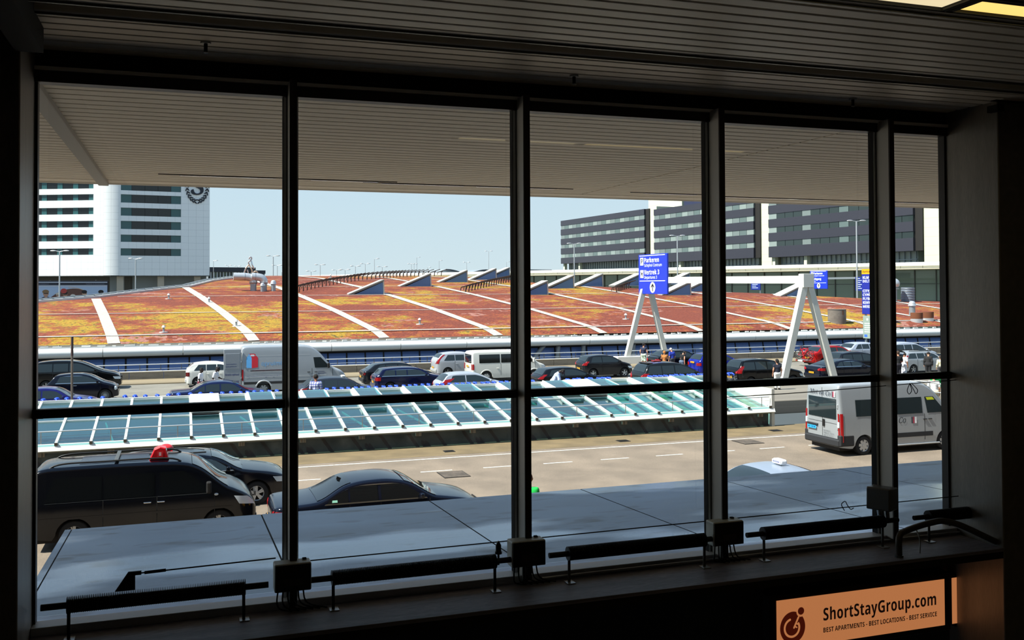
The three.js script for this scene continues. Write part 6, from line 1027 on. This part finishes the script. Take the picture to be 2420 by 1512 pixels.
// ================================================================ DARK OFFICE BLOCKS on the right
{
  const t = thing('office_block', 'long dark panelled office building with pale stair towers on the right', 'building', [123.7, 0, -306], -85 * Math.PI / 180);
  const dark = mat(S('#33333c'), 0.35), tower = mat(0xffffff, 0.8, 0, { map: (() => { const c = canvas(64, 64, (g) => { g.fillStyle = '#c6cbb2'; g.fillRect(0, 0, 64, 64); g.fillStyle = '#b2b79e'; g.fillRect(0, 0, 64, 3); }); c.wrapS = c.wrapT = THREE.RepeatWrapping; c.repeat.set(0.5, 0.55); return c; })() });
  const winM = [phys(S('#6f7a78'), 0.1), phys(S('#5b6a68'), 0.08), phys(S('#84908c'), 0.12)], dwin = phys(S('#2c3636'), 0.05);
  const blk = (x0, x1, top, n, base, dim) => {
    const pit = 3.27, lights = Array.from({ length: n }, (_, i) => top - 1.7 - i * pit); let y = top;
    for (const l of lights) { part('panel_band', ext(x0, x1, l, y, -18, 0), dark, t); y = l - 1.3; const w = 2.9, m = Math.round((x1 - x0) / w); for (let i = 0; i < m; i++) { const a = x0 + (x1 - x0) * i / m, b = x0 + (x1 - x0) * (i + 1) / m; part('window', ext(a + 0.06, b - 0.06, y, l, -0.5, -0.12), dim && (i * 5 + n) % 4 ? dwin : winM[(i * 7 + Math.round(l)) % 3], t); } part('window_bars', ext(x0, x1, y, l, -17, -0.5), M.dark, t); }
    part('panel_band', ext(x0, x1, base, y, -18, 0), dark, t); part('painted_shade_end', ext(x1, x1 + 1.8, base, top, -17, -0.6), M.dark, t);  // darker end strip: shading beside the stair tower, put in as colour
    part('podium_glass', ext(x0 + 2, x1 - 1, 8, base, -14, -2.4), phys(S('#98a096'), 0.2), t); const f = []; for (let x = x0 + 2; x < x1 - 1; x += 1.5) f.push(ext(x, x + 0.12, 8, base, -2.4, -2.1)); f.push(ext(x0 + 2, x1 - 1, (base + 9.6) / 2, (base + 9.6) / 2 + 0.15, -2.4, -2.1)); part('podium_fins', f, M.galv, t);
    for (const x of [x0 + 1, x0 + 12]) part('podium_column', rbx(x, 4.8, -1.2, 1.0, base + 9, 1.0, 0.05), tower, t);
  };
  blk(0.3, 54.2, 29.0, 4, 14.2, false); blk(59.4, 104.4, 28.4, 4, 13.1, false); blk(110, 153.9, 28.4, 4, 13.0, true); blk(162, 205, 28.4, 4, 12.9, true);
  for (const [a, b] of [[56, 59.4], [106.2, 110], [155.7, 162]]) part('stair_tower', ext(a, b, -4.3, 29.4, -14, -1.0), tower, t);
  part('penthouse', [ext(44, 62, 29, 34.0, -20, -8)], tower, t); part('penthouse', [ext(66, 84, 28.4, 33.5, -20, -6)], mat(S('#2a2f4a'), 0.5), t);
}
// ---- glazed plaza with a broad white canopy
{
  const t = thing('plaza_hall', 'glazed plaza hall under a long white canopy edge behind the flowering roof', 'building', [70.2, 0, -192.6], -63.8 * Math.PI / 180);
  const wm = mat(S('#d9dad2'), 0.5), sof = mat(S('#b9b29c'), 0.8);
  for (let x = -110; x < 118; x += 3.45) { const g = extrude([[0, 8.75], [0, 9.15], [-1.6, 9.75], [-1.6, 9.2]], 3.38); g.rotateY(Math.PI / 2); g.scale(1, 1, -1); const m = part('eave_panel', toCreasedNormals(g.index ? g.toNonIndexed() : g, 0.5), wm, t); m.position.set(x, 0, -1.6); m.material = wm; }
  part('roof_slab', ext(-110, 118, 9.15, 9.5, -19, -1.2), wm, t); part('soffit', ext(-110, 118, 8.6, 8.75, -19, -0.3), sof, t);
  const gl = phys(S('#8c9f92'), 0.06), pg1 = new THREE.BoxGeometry(3.25, 5.0, 0.06);
  for (let x = -60, i = 0; x < 112; x += 3.4, i++) { part('glass_pane', pg1, gl, t).position.set(x + 1.7, 6.1, -8); part('glass_pane', pg1, gl, t).position.set(x + 1.7, 1.0, -8); part('mullion', ext(x - 0.07, x + 0.07, -4.3, 8.6, -8.1, -7.8), M.frameGrey, t); }
  part('rail', [ext(-60, 112, 3.5, 3.62, -8.05, -7.85), ext(-60, 112, 6.3, 6.38, -8.05, -7.9)], M.frameGrey, t); part('back_wall', ext(-110, 118, -4.3, 8.6, -16, -15), mat(S('#5d6459'), 0.8), t);
}
// ---- far skyline: undulating grey halls
{
  const t = thing('undulating_roof_hall', 'distant hall with a grey undulating roof on the skyline left of the office block', 'building', [46, 0, -259], 0.335);
  const pts = []; for (let i = 0; i <= 40; i++) { const x = i * 1.2; pts.push([x, 9.6 + (x < 14 ? 0.9 * x / 14 : 0.95 + 0.45 * Math.sin((x - 14) / 26 * Math.PI * 4 + 1.2))]); }
  part('roof', extrude([[0, 8.9], ...pts, [48, 8.9]], 20), mat(S('#8e979d'), 0.5, 0.1), t); part('wall', ext(0, 48, -4.3, 8.9, 0, 20), mat(S('#6b7073'), 0.8), t);
  part('fascia', (() => { const a = []; for (let i = 12; i < 40; i++) a.push(bar([pts[i][0], pts[i][1] - 0.1, 20.1], [pts[i + 1][0], pts[i + 1][1] - 0.1, 20.1], 0.2, 0.35)); return a; })(), mat(S('#4e545c'), 0.6), t);
  const f = thing('flat_pale_hall', 'pale flat distant hall between the undulating roof and the office block', 'building', [86, 0, -247], 0.33); part('wall', ext(0, 13, -4.3, 10.6, -12, 0), mat(S('#b9bcb8'), 0.8), f); part('roof', [ext(-0.4, 13.4, 10.6, 11.1, -12.4, 0.4)], mat(S('#a2a8a8'), 0.7), f);
}
// ================================================================ STREET LAMPS on the skyline
{
  const L = [[-15.1, 11.1, -137.4, 2, 'in front of the hotel window bands, leftmost'], [-7.3, 11.2, -171.8, 2, 'in front of the hotel right face'], [15.4, 11.9, -174.5, 2, 'tall one left of the first mullion'], [8.2, 13.8, -272.2, 1, 'thin one just right of the hotel'], [19.9, 11.2, -215.3, 2, 'small one close to the first mullion'], [28.2, 10.1, -223.0, 2, 'first one right of the first mullion'], [28.8, 11.3, -212.2, 2, 'second one right of the first mullion'], [35.6, 10.4, -220.5, 2, 'fourth one right of the first mullion'], [37.0, 11.1, -214.7, 2, 'fifth one right of the first mullion'], [41.8, 12.0, -228.8, 2, 'sixth one right of the first mullion'], [43.9, 13.2, -228.1, 1, 'tall single-armed one above the first bracket row'], [42.7, 10.9, -212.7, 2, 'wide one beside the single-armed lamp'], [70.9, 14.0, -305.2, 2, 'left one of the cluster above the skylights'], [75.1, 14.4, -319.1, 2, 'middle one of the cluster above the skylights'], [76.0, 16.6, -318.9, 1, 'tall single-armed one in the cluster above the skylights'], [79.5, 13.2, -317.7, 1, 'short one right of the cluster'], [85.0, 15.7, -323.3, 1, 'slim one above the undulating roof, left end'], [94.1, 15.0, -320.2, 2, 'pale one above the undulating roof'], [88.2, 17.2, -276.2, 2, 'tall one left of the second mullion'], [107.3, 15.1, -315.7, 1, 'small one touching the second mullion'], [62.2, 13.4, -147.7, 2, 'tall one in front of the left office block'], [73.6, 14.1, -133.1, 2, 'tall one right of the blue road sign'], [83.5, 14.6, -103.2, 2, 'tallest one beside the fourth mullion'], [36.8, 10.7, -241.2, 2, 'faint one third right of the first mullion'], [15.3, 14.2, -343.8, 2, 'far one above the dark-roofed building, left'], [18.3, 14.0, -342.8, 2, 'far one above the dark-roofed building, right'], [23.8, 10.4, -245.7, 1, 'low single-armed one just left of the first mullion']];
  for (const [x, y, z, arms, l] of L) {
    const t = thing('street_lamp', `street lamp on the skyline, ${l}`, 'street lamp', [x, -4.3, z], -0.33), h = y + 4.3, thin = z < -200 ? 0.75 : 1;
    part('pole', rod([0, 0, 0], [0, h - 0.1, 0], 0.13 * thin, 8, 0.085 * thin), M.paleAlu, t);
    for (const s of arms === 2 ? [-1, 1] : [1]) { part('arm', rod([0, h - 0.12, 0], [s * 0.5, h - 0.02, 0], 0.04, 6), M.paleAlu, t); part('lamp_head', ell(s * 0.85, h, 0, 0.42, 0.1, 0.16, 10), M.paleAlu, t); }
  }
}
renderer.render(scene, camera);
